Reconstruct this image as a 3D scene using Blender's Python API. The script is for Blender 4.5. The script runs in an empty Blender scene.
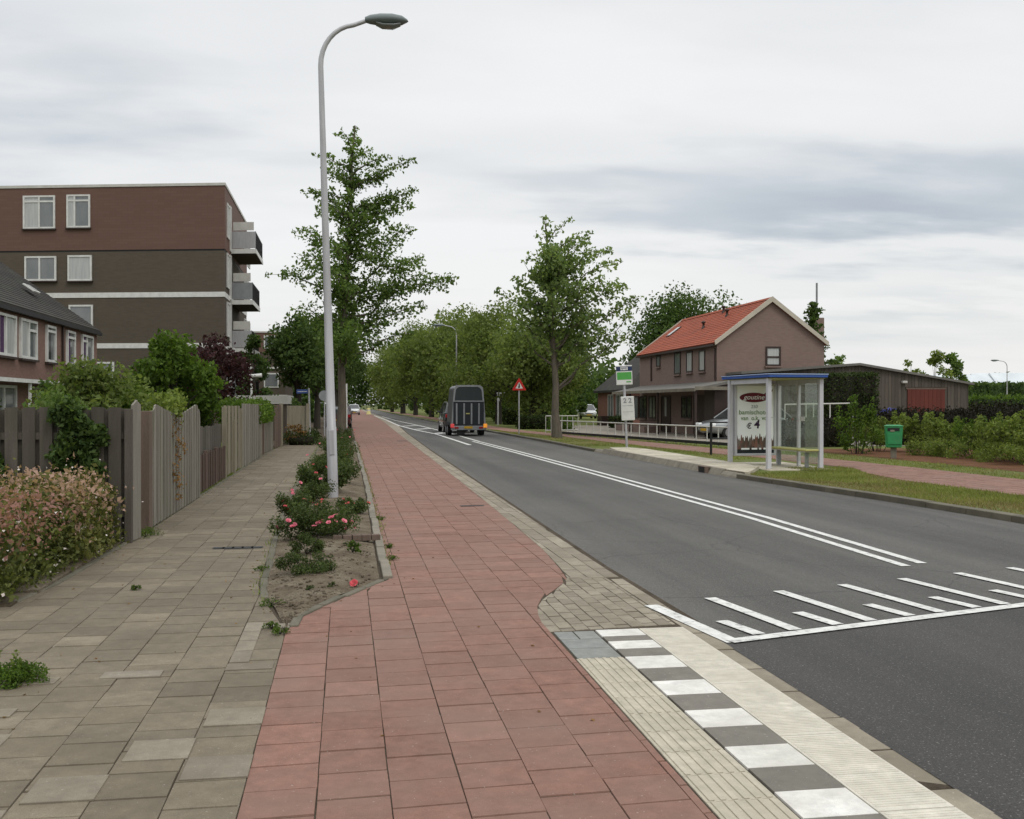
import bpy, bmesh, math, random
import numpy as np
from mathutils import Vector, Matrix
R = math.radians
rnd = random.Random(7)
NP = np.random.default_rng(11)
scene = bpy.context.scene
col = bpy.data.collections.new('street'); scene.collection.children.link(col)

# ------------------------------------------------------------------ camera
FPX, CAMZ, YAW, PITCH = 1040.0, 1.6, R(9.07), math.atan(5 / 1040)
cd = bpy.data.cameras.new('camera'); cam = bpy.data.objects.new('camera', cd)
scene.collection.objects.link(cam); scene.camera = cam
cd.sensor_width = 36; cd.lens = 36 * FPX / 1024; cd.clip_start = .05; cd.clip_end = 6000
cam.location = (0, 0, CAMZ); cam.rotation_euler = (R(90) - PITCH, 0, -YAW)

def ray(px, py):
    u = (px - 512) / FPX; v = -(py - 409.5) / FPX
    fy = math.cos(PITCH) + v * math.sin(PITCH); fz = -math.sin(PITCH) + v * math.cos(PITCH)
    return Vector((u * math.cos(YAW) + fy * math.sin(YAW), -u * math.sin(YAW) + fy * math.cos(YAW), fz))
def gp(px, py, z=0.0):
    """where the surveyed ground point seen at this pixel lies (level z)"""
    d = ray(px, py); t = (z - CAMZ) / d.z
    return Vector((d.x * t, d.y * t, z))
def at_y(px, Y):
    """X of a sight line at road distance Y"""
    d = ray(px, 405); return d.x / d.y * Y
def z_at(py, X, Y):
    dep = X * math.sin(YAW) + Y * math.cos(YAW)
    return CAMZ + (404.5 - py) / FPX * dep

# ------------------------------------------------------------------ materials
def nodes_of(name):
    m = bpy.data.materials.new(name); m.use_nodes = True
    nt = m.node_tree; b = nt.nodes['Principled BSDF']
    return m, nt, b, nt.nodes, nt.links
def mixc(nt, fac, a, b, mode='MIX'):
    n = nt.nodes.new('ShaderNodeMix'); n.data_type = 'RGBA'; n.blend_type = mode
    for sock, v in ((n.inputs[0], fac), (n.inputs[6], a), (n.inputs[7], b)):
        if hasattr(v, 'links') or hasattr(v, 'is_linked'): nt.links.new(v, sock)
        elif isinstance(v, (int, float)): sock.default_value = v
        else: sock.default_value = (*v[:3], 1)
    return n.outputs[2]
def noise(nt, scale, detail=4, rough=.55, vec=None, out='Fac'):
    n = nt.nodes.new('ShaderNodeTexNoise'); n.inputs['Scale'].default_value = scale
    n.inputs['Detail'].default_value = detail; n.inputs['Roughness'].default_value = rough
    if vec is not None: nt.links.new(vec, n.inputs['Vector'])
    return n.outputs[out]
def ramp(nt, fac, stops):
    n = nt.nodes.new('ShaderNodeValToRGB'); cr = n.color_ramp
    while len(cr.elements) < len(stops): cr.elements.new(.5)
    for e, (p, c) in zip(cr.elements, stops):
        e.position = p; e.color = (*c[:3], 1) if not isinstance(c, (int, float)) else (c, c, c, 1)
    nt.links.new(fac, n.inputs[0]); return n.outputs[0]
def world_vec(nt, scale=(1, 1, 1), rot=0.0):
    g = nt.nodes.new('ShaderNodeNewGeometry'); mp = nt.nodes.new('ShaderNodeMapping')
    mp.inputs['Scale'].default_value = scale; mp.inputs['Rotation'].default_value = (0, 0, rot)
    nt.links.new(g.outputs['Position'], mp.inputs['Vector']); return mp.outputs[0]
def obj_vec(nt, scale=(1, 1, 1)):
    g = nt.nodes.new('ShaderNodeTexCoord'); mp = nt.nodes.new('ShaderNodeMapping')
    mp.inputs['Scale'].default_value = scale
    nt.links.new(g.outputs['Object'], mp.inputs['Vector']); return mp.outputs[0]
def bump(nt, b, h, strength=.3, dist=.01):
    n = nt.nodes.new('ShaderNodeBump'); n.inputs['Strength'].default_value = strength; n.inputs['Distance'].default_value = dist
    nt.links.new(h, n.inputs['Height']); nt.links.new(n.outputs[0], b.inputs['Normal'])

def pm(name, c1, c2=None, scale=6.0, rough=.75, bmp=.15, metal=0.0, spec=.3, island=0.0, stretch=(1, 1, 1), fine=0.0, coat=0.0, stain=None):
    """general painted / stone / wood surface: two tones in noise, optional tone per loose piece, grain and bump"""
    m, nt, b, N, L = nodes_of(name)
    if c2 is None: c2 = tuple(x * .8 for x in c1)
    v = obj_vec(nt, stretch)
    c = mixc(nt, ramp(nt, noise(nt, scale, 6, .6, v), [(.3, 0.0), (.7, 1.0)]), c1, c2)
    if island:
        g = N.new('ShaderNodeNewGeometry')
        k = ramp(nt, g.outputs['Random Per Island'], [(0, 1 - island), (1, 1 + island * .6)])
        c = mixc(nt, 1.0, c, k, 'MULTIPLY')
    if fine:
        c = mixc(nt, 1.0, c, ramp(nt, noise(nt, scale * 25, 3, .7, v), [(.25, 1 - fine), (.75, 1 + fine)]), 'MULTIPLY')
    if stain:
        c = mixc(nt, ramp(nt, noise(nt, stain[1], 5, .65, v), [(.52, 0.0), (.72, stain[2])]), c, stain[0])
    L.new(c, b.inputs['Base Color'])
    b.inputs['Roughness'].default_value = rough; b.inputs['Metallic'].default_value = metal
    b.inputs['Specular IOR Level'].default_value = spec; b.inputs['Coat Weight'].default_value = coat
    if bmp: bump(nt, b, noise(nt, scale * 12, 4, .6, v), bmp, .006)
    return m
def emat(name, colr, s):
    m, nt, b, N, L = nodes_of(name)
    b.inputs['Base Color'].default_value = (*colr, 1); b.inputs['Emission Color'].default_value = (*colr, 1)
    b.inputs['Emission Strength'].default_value = s; b.inputs['Roughness'].default_value = .3
    return m
def half_(nt, a):
    n = nt.nodes.new('ShaderNodeMath'); n.operation = 'MULTIPLY'; nt.links.new(a.outputs[0], n.inputs[0]); n.inputs[1].default_value = .5; return n.outputs[0]
def leaf_mat(name, dark, light, trans=.3, clump=.7, extra=None, newgrowth=0.0):
    m, nt, b, N, L = nodes_of(name)
    g = N.new('ShaderNodeNewGeometry')
    c = mixc(nt, g.outputs['Random Per Island'], dark, light)
    k = ramp(nt, noise(nt, clump, 3, .5, obj_vec(nt)), [(.3, .66), (.7, 1.25)])
    c = mixc(nt, 1.0, c, k, 'MULTIPLY')
    if extra:   # some leaves of another colour
        w = N.new('ShaderNodeTexWhiteNoise'); w.noise_dimensions = '1D'; L.new(g.outputs['Random Per Island'], w.inputs['W'])
        sel = noise(nt, extra[2], 3, .55, obj_vec(nt))
        a = N.new('ShaderNodeMath'); a.operation = 'ADD'; L.new(w.outputs['Value'], a.inputs[0]); L.new(sel, a.inputs[1])
        if newgrowth:      # blushed young leaves sit towards the top
            o = N.new('ShaderNodeTexCoord'); z = N.new('ShaderNodeSeparateXYZ'); L.new(o.outputs['Object'], z.inputs[0])
            k2 = N.new('ShaderNodeMath'); k2.operation = 'MULTIPLY_ADD'; L.new(z.outputs[2], k2.inputs[0]); k2.inputs[1].default_value = newgrowth; k2.inputs[2].default_value = -.42 * newgrowth
            a2 = N.new('ShaderNodeMath'); a2.operation = 'ADD'; L.new(a.outputs[0], a2.inputs[0]); L.new(k2.outputs[0], a2.inputs[1]); a = a2
        c = mixc(nt, ramp(nt, half_(nt, a), [(extra[1] / 2, 0.0), (extra[1] / 2 + .03, 1.0)]), c, extra[0])
    L.new(c, b.inputs['Base Color']); b.inputs['Roughness'].default_value = .6; b.inputs['Specular IOR Level'].default_value = .12
    t = N.new('ShaderNodeBsdfTranslucent'); tc = mixc(nt, 1.0, c, (1.3, 1.35, .7), 'MULTIPLY'); L.new(tc, t.inputs['Color'])
    mx = N.new('ShaderNodeMixShader'); mx.inputs[0].default_value = trans
    L.new(b.outputs[0], mx.inputs[1]); L.new(t.outputs[0], mx.inputs[2])
    L.new(mx.outputs[0], N['Material Output'].inputs['Surface'])
    return m
def glass_mat(name, tint, refl=.12):
    m, nt, b, N, L = nodes_of(name)
    N.remove(b)
    t = N.new('ShaderNodeBsdfTransparent'); t.inputs['Color'].default_value = (*tint, 1)
    g = N.new('ShaderNodeBsdfGlossy'); g.inputs['Roughness'].default_value = .05
    mx = N.new('ShaderNodeMixShader'); mx.inputs[0].default_value = refl; L.new(t.outputs[0], mx.inputs[1]); L.new(g.outputs[0], mx.inputs[2])
    d = N.new('ShaderNodeBsdfDiffuse'); d.inputs['Color'].default_value = (.62, .68, .62, 1); tl = N.new('ShaderNodeBsdfTranslucent'); tl.inputs['Color'].default_value = (.62, .68, .62, 1)
    a1 = N.new('ShaderNodeMixShader'); a1.inputs[0].default_value = .5; L.new(d.outputs[0], a1.inputs[1]); L.new(tl.outputs[0], a1.inputs[2])
    a2 = N.new('ShaderNodeMixShader'); a2.inputs[0].default_value = .07; L.new(mx.outputs[0], a2.inputs[1]); L.new(a1.outputs[0], a2.inputs[2])   # pale haze mixed in as dust, brightening the panes like a grey reflection
    L.new(a2.outputs[0], N['Material Output'].inputs['Surface'])
    return m
def brick_mat(name, c1, c2, mortar, s=1.0, rough=.85, tone=.25):
    """coursed brickwork on the wall's own horizontal (tangent) and vertical axes"""
    m, nt, b, N, L = nodes_of(name)
    g = N.new('ShaderNodeNewGeometry'); sp = N.new('ShaderNodeSeparateXYZ'); L.new(g.outputs['Position'], sp.inputs[0])
    ad = N.new('ShaderNodeMath'); ad.operation = 'ADD'; L.new(sp.outputs[0], ad.inputs[0]); L.new(sp.outputs[1], ad.inputs[1])
    cb = N.new('ShaderNodeCombineXYZ'); L.new(ad.outputs[0], cb.inputs[0]); L.new(sp.outputs[2], cb.inputs[1])
    t = N.new('ShaderNodeTexBrick'); L.new(cb.outputs[0], t.inputs['Vector'])
    t.inputs['Scale'].default_value = 1.0; t.inputs['Brick Width'].default_value = .22 * s; t.inputs['Row Height'].default_value = .065 * s
    t.inputs['Mortar Size'].default_value = .006; t.inputs['Color1'].default_value = (*c1, 1); t.inputs['Color2'].default_value = (*c2, 1); t.inputs['Mortar'].default_value = (*mortar, 1)
    c = mixc(nt, 1.0, t.outputs['Color'], ramp(nt, noise(nt, .5, 6, .65), [(.3, 1 - tone), (.7, 1 + tone * .5)]), 'MULTIPLY')
    nz = N.new('ShaderNodeTexNoise')
    L.new(c, b.inputs['Base Color']); b.inputs['Roughness'].default_value = rough; b.inputs['Specular IOR Level'].default_value = .15
    bump(nt, b, t.outputs['Fac'], -.3, .008)
    return m

def tile_mat(name, c1, c2, grime, isl=.2, speck=.18):
    m, nt, b, N, L = nodes_of(name)
    g = N.new('ShaderNodeNewGeometry'); v = world_vec(nt)
    w = N.new('ShaderNodeTexWhiteNoise'); w.noise_dimensions = '1D'; L.new(g.outputs['Random Per Island'], w.inputs['W'])
    c = mixc(nt, g.outputs['Random Per Island'], c1, c2)
    c = mixc(nt, 1.0, c, ramp(nt, w.outputs['Value'], [(0, 1 - isl), (1, 1 + isl)]), 'MULTIPLY')
    c = mixc(nt, 1.0, c, ramp(nt, noise(nt, 260, 2, .8, v), [(.25, 1 - speck), (.75, 1 + speck)]), 'MULTIPLY')
    c = mixc(nt, 1.0, c, ramp(nt, noise(nt, 9, 6, .7, v), [(.28, .72), (.72, 1.17)]), 'MULTIPLY')
    c = mixc(nt, ramp(nt, noise(nt, 1.1, 6, .65, v), [(.38, 0.0), (.68, .75)]), c, grime)
    sp = ramp(nt, noise(nt, 60, 2, .5, v), [(.70, 0.0), (.74, .5)])
    c = mixc(nt, sp, c, (.42, .40, .36))
    L.new(c, b.inputs['Base Color']); b.inputs['Roughness'].default_value = .82; b.inputs['Specular IOR Level'].default_value = .25
    bump(nt, b, noise(nt, 180, 4, .7, v), .35, .003)
    return m
def asphalt(name, dark, light, streak):
    m, nt, b, N, L = nodes_of(name)
    v = world_vec(nt); vs = world_vec(nt, (1.3, .05, 1), 0)
    c = mixc(nt, ramp(nt, noise(nt, 1.0, 5, .6, vs), [(.35, 0.0), (.68, 1.0)]), dark, light)
    c = mixc(nt, 1.0, c, ramp(nt, noise(nt, .35, 5, .6, v), [(.3, .86), (.7, 1.12)]), 'MULTIPLY')
    c = mixc(nt, 1.0, c, ramp(nt, noise(nt, 110, 3, .85, v), [(.3, .5), (.5, 1.0), (.72, 1.75)]), 'MULTIPLY')
    c = mixc(nt, ramp(nt, noise(nt, 75, 1, .5, v), [(.66, 0.0), (.70, .45)]), c, (.26, .25, .23))
    c = mixc(nt, ramp(nt, noise(nt, 2.6, 6, .7, v), [(.60, 0.0), (.72, .35)]), c, tuple(x * .55 for x in dark))
    if streak:      # wheel tracks polished along each lane, with a wandering edge
        sx = N.new('ShaderNodeSeparateXYZ'); L.new(mixc(nt, .06, v, noise(nt, .25, 4, .6, world_vec(nt, (1, .15, 1)), 'Color')), sx.inputs[0])
        mr = N.new('ShaderNodeMapRange'); mr.inputs['From Min'].default_value = 2.2; mr.inputs['From Max'].default_value = 8.6; L.new(sx.outputs[0], mr.inputs['Value'])
        tr = ramp(nt, mr.outputs[0], [(.0, 1.12), (.10, 1.0), (.22, .80), (.30, .97), (.42, .82), (.52, 1.14), (.60, 1.04), (.70, .84), (.78, 1.0), (.88, .84), (.97, 1.1)])
        c = mixc(nt, 1.0, c, tr, 'MULTIPLY')
    vo = N.new('ShaderNodeTexVoronoi'); vo.feature = 'DISTANCE_TO_EDGE'; vo.inputs['Scale'].default_value = .55
    wv = mixc(nt, .22, v, noise(nt, 1.7, 4, .6, v, 'Color')); L.new(wv, vo.inputs['Vector'])
    cr = ramp(nt, vo.outputs['Distance'], [(.0, streak), (.006, 0.0)])
    c = mixc(nt, cr, c, tuple(x * .45 for x in dark))
    L.new(c, b.inputs['Base Color']); b.inputs['Roughness'].default_value = .8; b.inputs['Specular IOR Level'].default_value = .3
    bump(nt, b, noise(nt, 220, 3, .7, v), .5, .004)
    return m
def ground_mat(name, stops, scale, fine=(.7, 1.3), bs=40):
    m, nt, b, N, L = nodes_of(name); v = world_vec(nt)
    c = ramp(nt, noise(nt, scale, 7, .65, v), stops)
    c = mixc(nt, 1.0, c, ramp(nt, noise(nt, bs, 4, .7, v), [(.25, fine[0]), (.75, fine[1])]), 'MULTIPLY')
    L.new(c, b.inputs['Base Color']); b.inputs['Roughness'].default_value = .95; b.inputs['Specular IOR Level'].default_value = .1
    bump(nt, b, noise(nt, bs, 5, .7, v), .8, .03)
    return m

M = {}
M['asphalt'] = asphalt('worn_asphalt', (.064, .061, .056), (.100, .096, .087), .5)
M['asphalt_new'] = asphalt('dark_asphalt', (.040, .038, .036), (.058, .055, .051), .0)
M['red_tile'] = tile_mat('red_concrete_tile', (.196, .103, .077), (.240, .129, .097), (.20, .130, .102), .09, .3)
M['grey_tile'] = tile_mat('grey_concrete_tile', (.158, .131, .092), (.200, .168, .121), (.112, .094, .064), .15, .34)
M['pale_tile'] = tile_mat('pale_concrete_tile', (.20, .174, .130), (.25, .222, .172), (.15, .128, .092), .18, .34)
M['slab'] = tile_mat('pale_slab', (.54, .51, .43), (.60, .57, .49), (.45, .42, .34), .05, .16)
M['tact'] = tile_mat('tactile_slab', (.42, .385, .30), (.47, .43, .34), (.34, .31, .24), .06, .16)
M['white_tile'] = tile_mat('white_block', (.64, .63, .58), (.72, .71, .67), (.44, .42, .37), .05, .16)
M['dark_tile'] = tile_mat('grey_block', (.165, .155, .13), (.19, .175, .15), (.14, .13, .11), .05)
M['clinker'] = tile_mat('brown_clinker', (.235, .205, .155), (.30, .265, .205), (.16, .14, .10), .16)
M['blue_tile'] = tile_mat('bluegrey_tile', (.20, .21, .195), (.235, .24, .22), (.17, .175, .15), .05)
M['joint'] = ground_mat('joint_sand', [(.3, (.055, .044, .032)), (.7, (.115, .093, .068))], 3, bs=60)
M['kerb'] = pm('concrete_kerb', (.235, .21, .165), (.15, .135, .105), 3, .85, .3, island=.15, fine=.15)
M['kerb_dark'] = pm('mossy_kerb', (.15, .135, .10), (.09, .085, .06), 2, .9, .3, island=.2, fine=.2)
M['platform'] = tile_mat('platform_slab', (.42, .38, .30), (.52, .48, .39), (.30, .27, .20), .12, .1)
M['paint'] = pm('road_paint', (.70, .70, .67), (.50, .50, .47), 9, .6, .2, fine=.2, stain=((.16, .16, .15), 14, .9))
M['soil'] = ground_mat('planter_soil', [(.3, (.085, .066, .045)), (.5, (.15, .122, .086)), (.72, (.225, .195, .145))], 2.8, (.5, 1.5), 55)
M['soil_red'] = ground_mat('bark_soil', [(.3, (.085, .042, .022)), (.7, (.16, .078, .042))], 1.2, (.6, 1.4), 30)
M['turf'] = ground_mat('verge_turf', [(.25, (.11, .10, .04)), (.45, (.125, .135, .042)), (.6, (.105, .14, .038)), (.78, (.18, .16, .068))], .55, (.6, 1.35), 24)
M['field'] = ground_mat('field_ground', [(.3, (.06, .085, .025)), (.7, (.11, .115, .04))], .06, (.7, 1.3), 4)
M['yard'] = ground_mat('yard_paving', [(.3, (.20, .18, .15)), (.7, (.29, .26, .22))], .7, (.8, 1.2), 12)
M['galv'] = pm('galvanised_steel', (.45, .45, .46), (.35, .35, .36), 3, .5, .05, metal=.25, spec=.4, stain=((.30, .28, .26), 2.5, .5), stretch=(6, 6, .6))
M['lamp_grey'] = pm('lamp_housing', (.17, .20, .20), (.13, .155, .155), 5, .45, .03)
M['lamp_lens'] = pm('lamp_lens', (.24, .26, .26), None, 5, .2, 0)
M['black'] = pm('black_metal', (.012, .012, .012), (.02, .02, .02), 5, .55, .05)
M['rubber'] = pm('tyre_rubber', (.012, .012, .012), (.02, .019, .018), 5, .8, .1)
M['white'] = pm('white_paint', (.66, .66, .63), (.55, .55, .52), 4, .5, .05, stain=((.35, .34, .30), 3, .35))
M['offwhite'] = pm('weathered_white', (.55, .54, .50), (.43, .42, .38), 2, .6, .08)
M['shelter_post'] = pm('shelter_post', (.52, .52, .54), (.44, .44, .46), 3, .45, .03)
M['blue'] = pm('blue_roof_paint', (.03, .085, .36), (.04, .10, .30), 3, .45, .04)
M['blue_pale'] = pm('blue_edge_highlight', (.30, .38, .56), (.24, .30, .44), 2, .6, .05)  # paler blue painted for the highlight along the shelter roof's top edge
M['green_bin'] = pm('green_plastic', (.035, .26, .09), (.03, .20, .075), 5, .42, .05, stain=((.08, .17, .08), 6, .5))
M['green_sign'] = pm('sign_green', (.08, .34, .07), None, 4, .45, 0)
M['navy'] = pm('sign_navy', (.02, .035, .09), None, 4, .45, 0)
M['sign_red'] = pm('sign_red', (.50, .025, .02), None, 4, .4, 0)
M['sign_blue'] = pm('sign_blue', (.035, .07, .22), None, 4, .4, 0)
M['sign_grey'] = pm('sign_rear', (.26, .27, .28), None, 4, .5, 0)
M['glass_shelter'] = glass_mat('shelter_glass', (.90, .94, .90), .07)
M['pane'] = pm('window_glass', (.10, .115, .12), (.19, .20, .20), 1.2, .08, 0, spec=.8, stretch=(1, 1, .5))
M['pane_pale'] = pm('curtained_glass', (.45, .46, .44), (.33, .345, .34), 2.2, .25, 0, spec=.7, stretch=(6, 6, .4))
M['pane_dark'] = pm('dark_glass', (.02, .023, .025), (.05, .055, .055), 1.2, .08, 0, spec=.8)
M['curtain'] = pm('purple_curtain', (.075, .03, .09), (.05, .02, .06), 8, .8, .1, stretch=(8, 8, .4))
M['wood_grey'] = pm('weathered_board', (.105, .092, .075), (.065, .056, .045), 2.2, .85, .4, island=.24, fine=.25, stretch=(5, 5, .5), stain=((.055, .065, .035), 1.2, .5))
M['wood_pale'] = pm('silvered_board', (.235, .215, .18), (.150, .138, .112), 2.2, .85, .4, island=.2, fine=.22, stretch=(5, 5, .4), stain=((.13, .14, .085), 1.2, .6))
M['wood_tan'] = pm('tan_board', (.255, .225, .165), (.165, .148, .108), 2.2, .85, .4, island=.16, fine=.2, stretch=(5, 5, .4), stain=((.15, .15, .08), 1.2, .55))
M['wood_red'] = pm('red_brown_board', (.098, .062, .048), (.072, .048, .038), 2.2, .85, .3, island=.2, fine=.2, stretch=(5, 5, .4))
M['wood_brown'] = pm('brown_board', (.16, .115, .09), (.11, .08, .062), 2.2, .85, .3, island=.2, fine=.2, stretch=(5, 5, .4))
M['shed_wood'] = pm('shed_plank', (.100, .085, .070), (.070, .060, .048), 1.5, .85, .3, island=.22, fine=.2, stretch=(5, 5, .4))
M['door_red'] = pm('garage_door_red', (.120, .027, .018), (.095, .022, .015), 2, .6, .1, stretch=(3, 3, .4))
M['brick_row'] = brick_mat('row_house_brick', (.20, .118, .092), (.235, .142, .112), (.19, .14, .115), 1, .85, .14)
M['brick_house'] = brick_mat('house_brick', (.210, .146, .124), (.238, .168, .143), (.20, .16, .138), 1, .85, .14)
M['brick_red'] = brick_mat('porch_brick', (.19, .085, .062), (.23, .105, .08), (.18, .13, .11))
M['brick_dark'] = brick_mat('apartment_brick', (.090, .074, .056), (.104, .086, .066), (.10, .085, .068), 1, .85, .12)
M['tile_wall'] = brick_mat('apartment_cladding', (.138, .082, .064), (.150, .089, .070), (.128, .076, .059), 2.2, .7, .1)
M['roof_dark'] = pm('dark_roof_tile', (.036, .032, .027), (.026, .024, .020), 2, .8, .3, island=.25, fine=.2, stain=((.07, .075, .045), 1.5, .5))
M['roof_orange'] = pm('orange_roof_tile', (.32, .072, .030), (.25, .058, .026), 1.3, .8, .2, island=.08, fine=.15, stain=((.15, .06, .04), 1.0, .5))
M['roof_felt'] = pm('roof_felt', (.17, .16, .145), (.12, .115, .10), 1.2, .85, .2)
M['verge'] = pm('verge_board', (.50, .46, .38), (.42, .38, .31), 2, .6, .05)
M['frame_dark'] = pm('dark_window_frame', (.045, .028, .022), (.035, .022, .018), 4, .5, .05)
M['bark'] = pm('tree_bark', (.135, .115, .088), (.075, .064, .048), 4, .9, .7, fine=.3, stretch=(4, 4, .7))
M['bark_dark'] = pm('dark_bark', (.055, .047, .036), (.035, .03, .023), 4, .9, .5, stretch=(4, 4, .7))
M['leaf_mid'] = leaf_mat('leaf_mid_green', (.072, .128, .030), (.175, .245, .075), .46)
M['leaf_maple'] = leaf_mat('leaf_maple', (.112, .175, .058), (.245, .310, .125), .5)
M['leaf_dark'] = leaf_mat('leaf_dark_green', (.040, .074, .022), (.110, .162, .050), .42, .35)
M['leaf_wood'] = leaf_mat('leaf_roadside', (.088, .128, .034), (.200, .245, .076), .46, .3)
M['leaf_bright'] = leaf_mat('leaf_bright_green', (.042, .080, .012), (.122, .190, .034), .4, 1.2)
M['leaf_olive'] = leaf_mat('leaf_olive', (.090, .128, .028), (.235, .290, .078), .42, 1.5)
M['leaf_purple'] = leaf_mat('leaf_purple', (.026, .012, .014), (.070, .030, .034), .3, 1.0)
M['leaf_brown'] = leaf_mat('leaf_dark_hedge', (.010, .010, .006), (.030, .026, .016), .15, 1.0)
M['leaf_hedge'] = leaf_mat('leaf_clipped_hedge', (.020, .034, .010), (.055, .078, .022), .25, .8)
M['leaf_shrub'] = leaf_mat('leaf_low_shrub', (.050, .066, .018), (.160, .175, .055), .35, 1.6, ((.33, .18, .15), 1.26, 1.9), 1.5)
M['leaf_pinkish'] = leaf_mat('leaf_blushed_shrub', (.060, .072, .020), (.190, .190, .066), .35, 1.6, ((.42, .28, .215), 1.25, 2.2), 1.1)
M['leaf_rose'] = leaf_mat('leaf_rose', (.036, .060, .018), (.105, .135, .048), .35, 3)
M['leaf_autumn'] = leaf_mat('leaf_rusty', (.16, .085, .03), (.26, .15, .055), .25, 2)
M['straw'] = leaf_mat('dry_grass_blade', (.17, .135, .06), (.30, .25, .12), .3, .5)
M['blade'] = leaf_mat('grass_blade', (.120, .145, .036), (.255, .265, .085), .4, .5)
M['petal_pink'] = pm('pink_petal', (.55, .09, .14), (.66, .20, .26), 20, .6, 0)
M['petal_white'] = pm('white_petal', (.60, .55, .50), (.52, .45, .42), 20, .6, 0)
M['petal_red'] = pm('red_petal', (.46, .045, .06), (.55, .09, .10), 20, .6, 0)
M['car_silver'] = pm('silver_car_paint', (.34, .36, .36), None, 3, .3, 0, metal=.5, coat=.6)
M['car_white'] = pm('white_car_paint', (.66, .68, .68), None, 3, .3, 0, coat=.6)
M['car_dark'] = pm('dark_car_paint', (.018, .022, .024), None, 3, .28, 0, coat=.7)
M['car_red'] = pm('dark_red_car_paint', (.06, .014, .016), None, 3, .28, 0, coat=.7)
M['chrome'] = pm('bright_metal', (.5, .5, .5), None, 3, .3, 0, metal=.8)
M['ramp_dark'] = pm('trailer_ramp', (.012, .016, .020), (.018, .022, .026), 4, .5, .03)
M['trailer_grey'] = pm('trailer_shell', (.085, .092, .094), (.065, .072, .073), 3, .4, .03)
M['tarp'] = pm('trailer_tarp', (.020, .028, .030), (.028, .036, .036), 3, .4, .1)
M['plate'] = pm('yellow_plate', (.55, .33, .02), None, 4, .4, 0)
M['tail_red'] = emat('lit_tail_lamp', (.65, .06, .06), .25)
M['amber'] = emat('lit_indicator', (.9, .33, .03), .4)
M['lens_red'] = pm('red_lens', (.30, .012, .012), None, 4, .25, 0)
M['poster'] = pm('poster_white', (.88, .92, .91), (.91, .93, .92), 1, .25, 0, spec=.4)
M['poster_red'] = pm('poster_maroon', (.16, .012, .025), (.10, .008, .018), 3, .35, 0)
M['poster_green'] = pm('poster_green', (.13, .24, .06), None, 3, .4, 0)
M['poster_grey'] = pm('poster_slate', (.13, .17, .16), None, 3, .4, 0)
M['poster_plum'] = pm('poster_plum', (.05, .022, .06), None, 3, .4, 0)
M['bollard_yellow'] = pm('yellow_plastic', (.62, .55, .22), None, 3, .45, 0)
M['tarp_blue'] = pm('blue_sheet', (.05, .06, .32), (.035, .045, .22), 3, .5, .2)
M['bench_yellow'] = pm('bench_yellow', (.42, .40, .13), (.36, .34, .12), 3, .5, .05)
M['greenhouse'] = pm('greenhouse_glass', (.62, .66, .68), (.50, .54, .57), .4, .3, 0, spec=.6)
M['stone'] = pm('path_stone', (.30, .27, .22), None, 3, .9, .2)

def crowd_mat():
    m, nt, b, N, L = nodes_of('poster_crowd'); v = obj_vec(nt, (16, 16, 4))
    vo = N.new('ShaderNodeTexVoronoi'); vo.inputs['Scale'].default_value = 1.0; L.new(v, vo.inputs['Vector'])
    c = ramp(nt, noise(nt, 1.3, 3, .6, vo.outputs['Color'] if False else vo.outputs['Position']), [(.3, (.02, .018, .016)), (.45, (.10, .065, .045)), (.52, (.22, .10, .07)), (.58, (.05, .04, .035)), (.7, (.30, .24, .20))])
    L.new(c, b.inputs['Base Color']); b.inputs['Roughness'].default_value = .35
    return m
M['crowd'] = crowd_mat()
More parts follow.
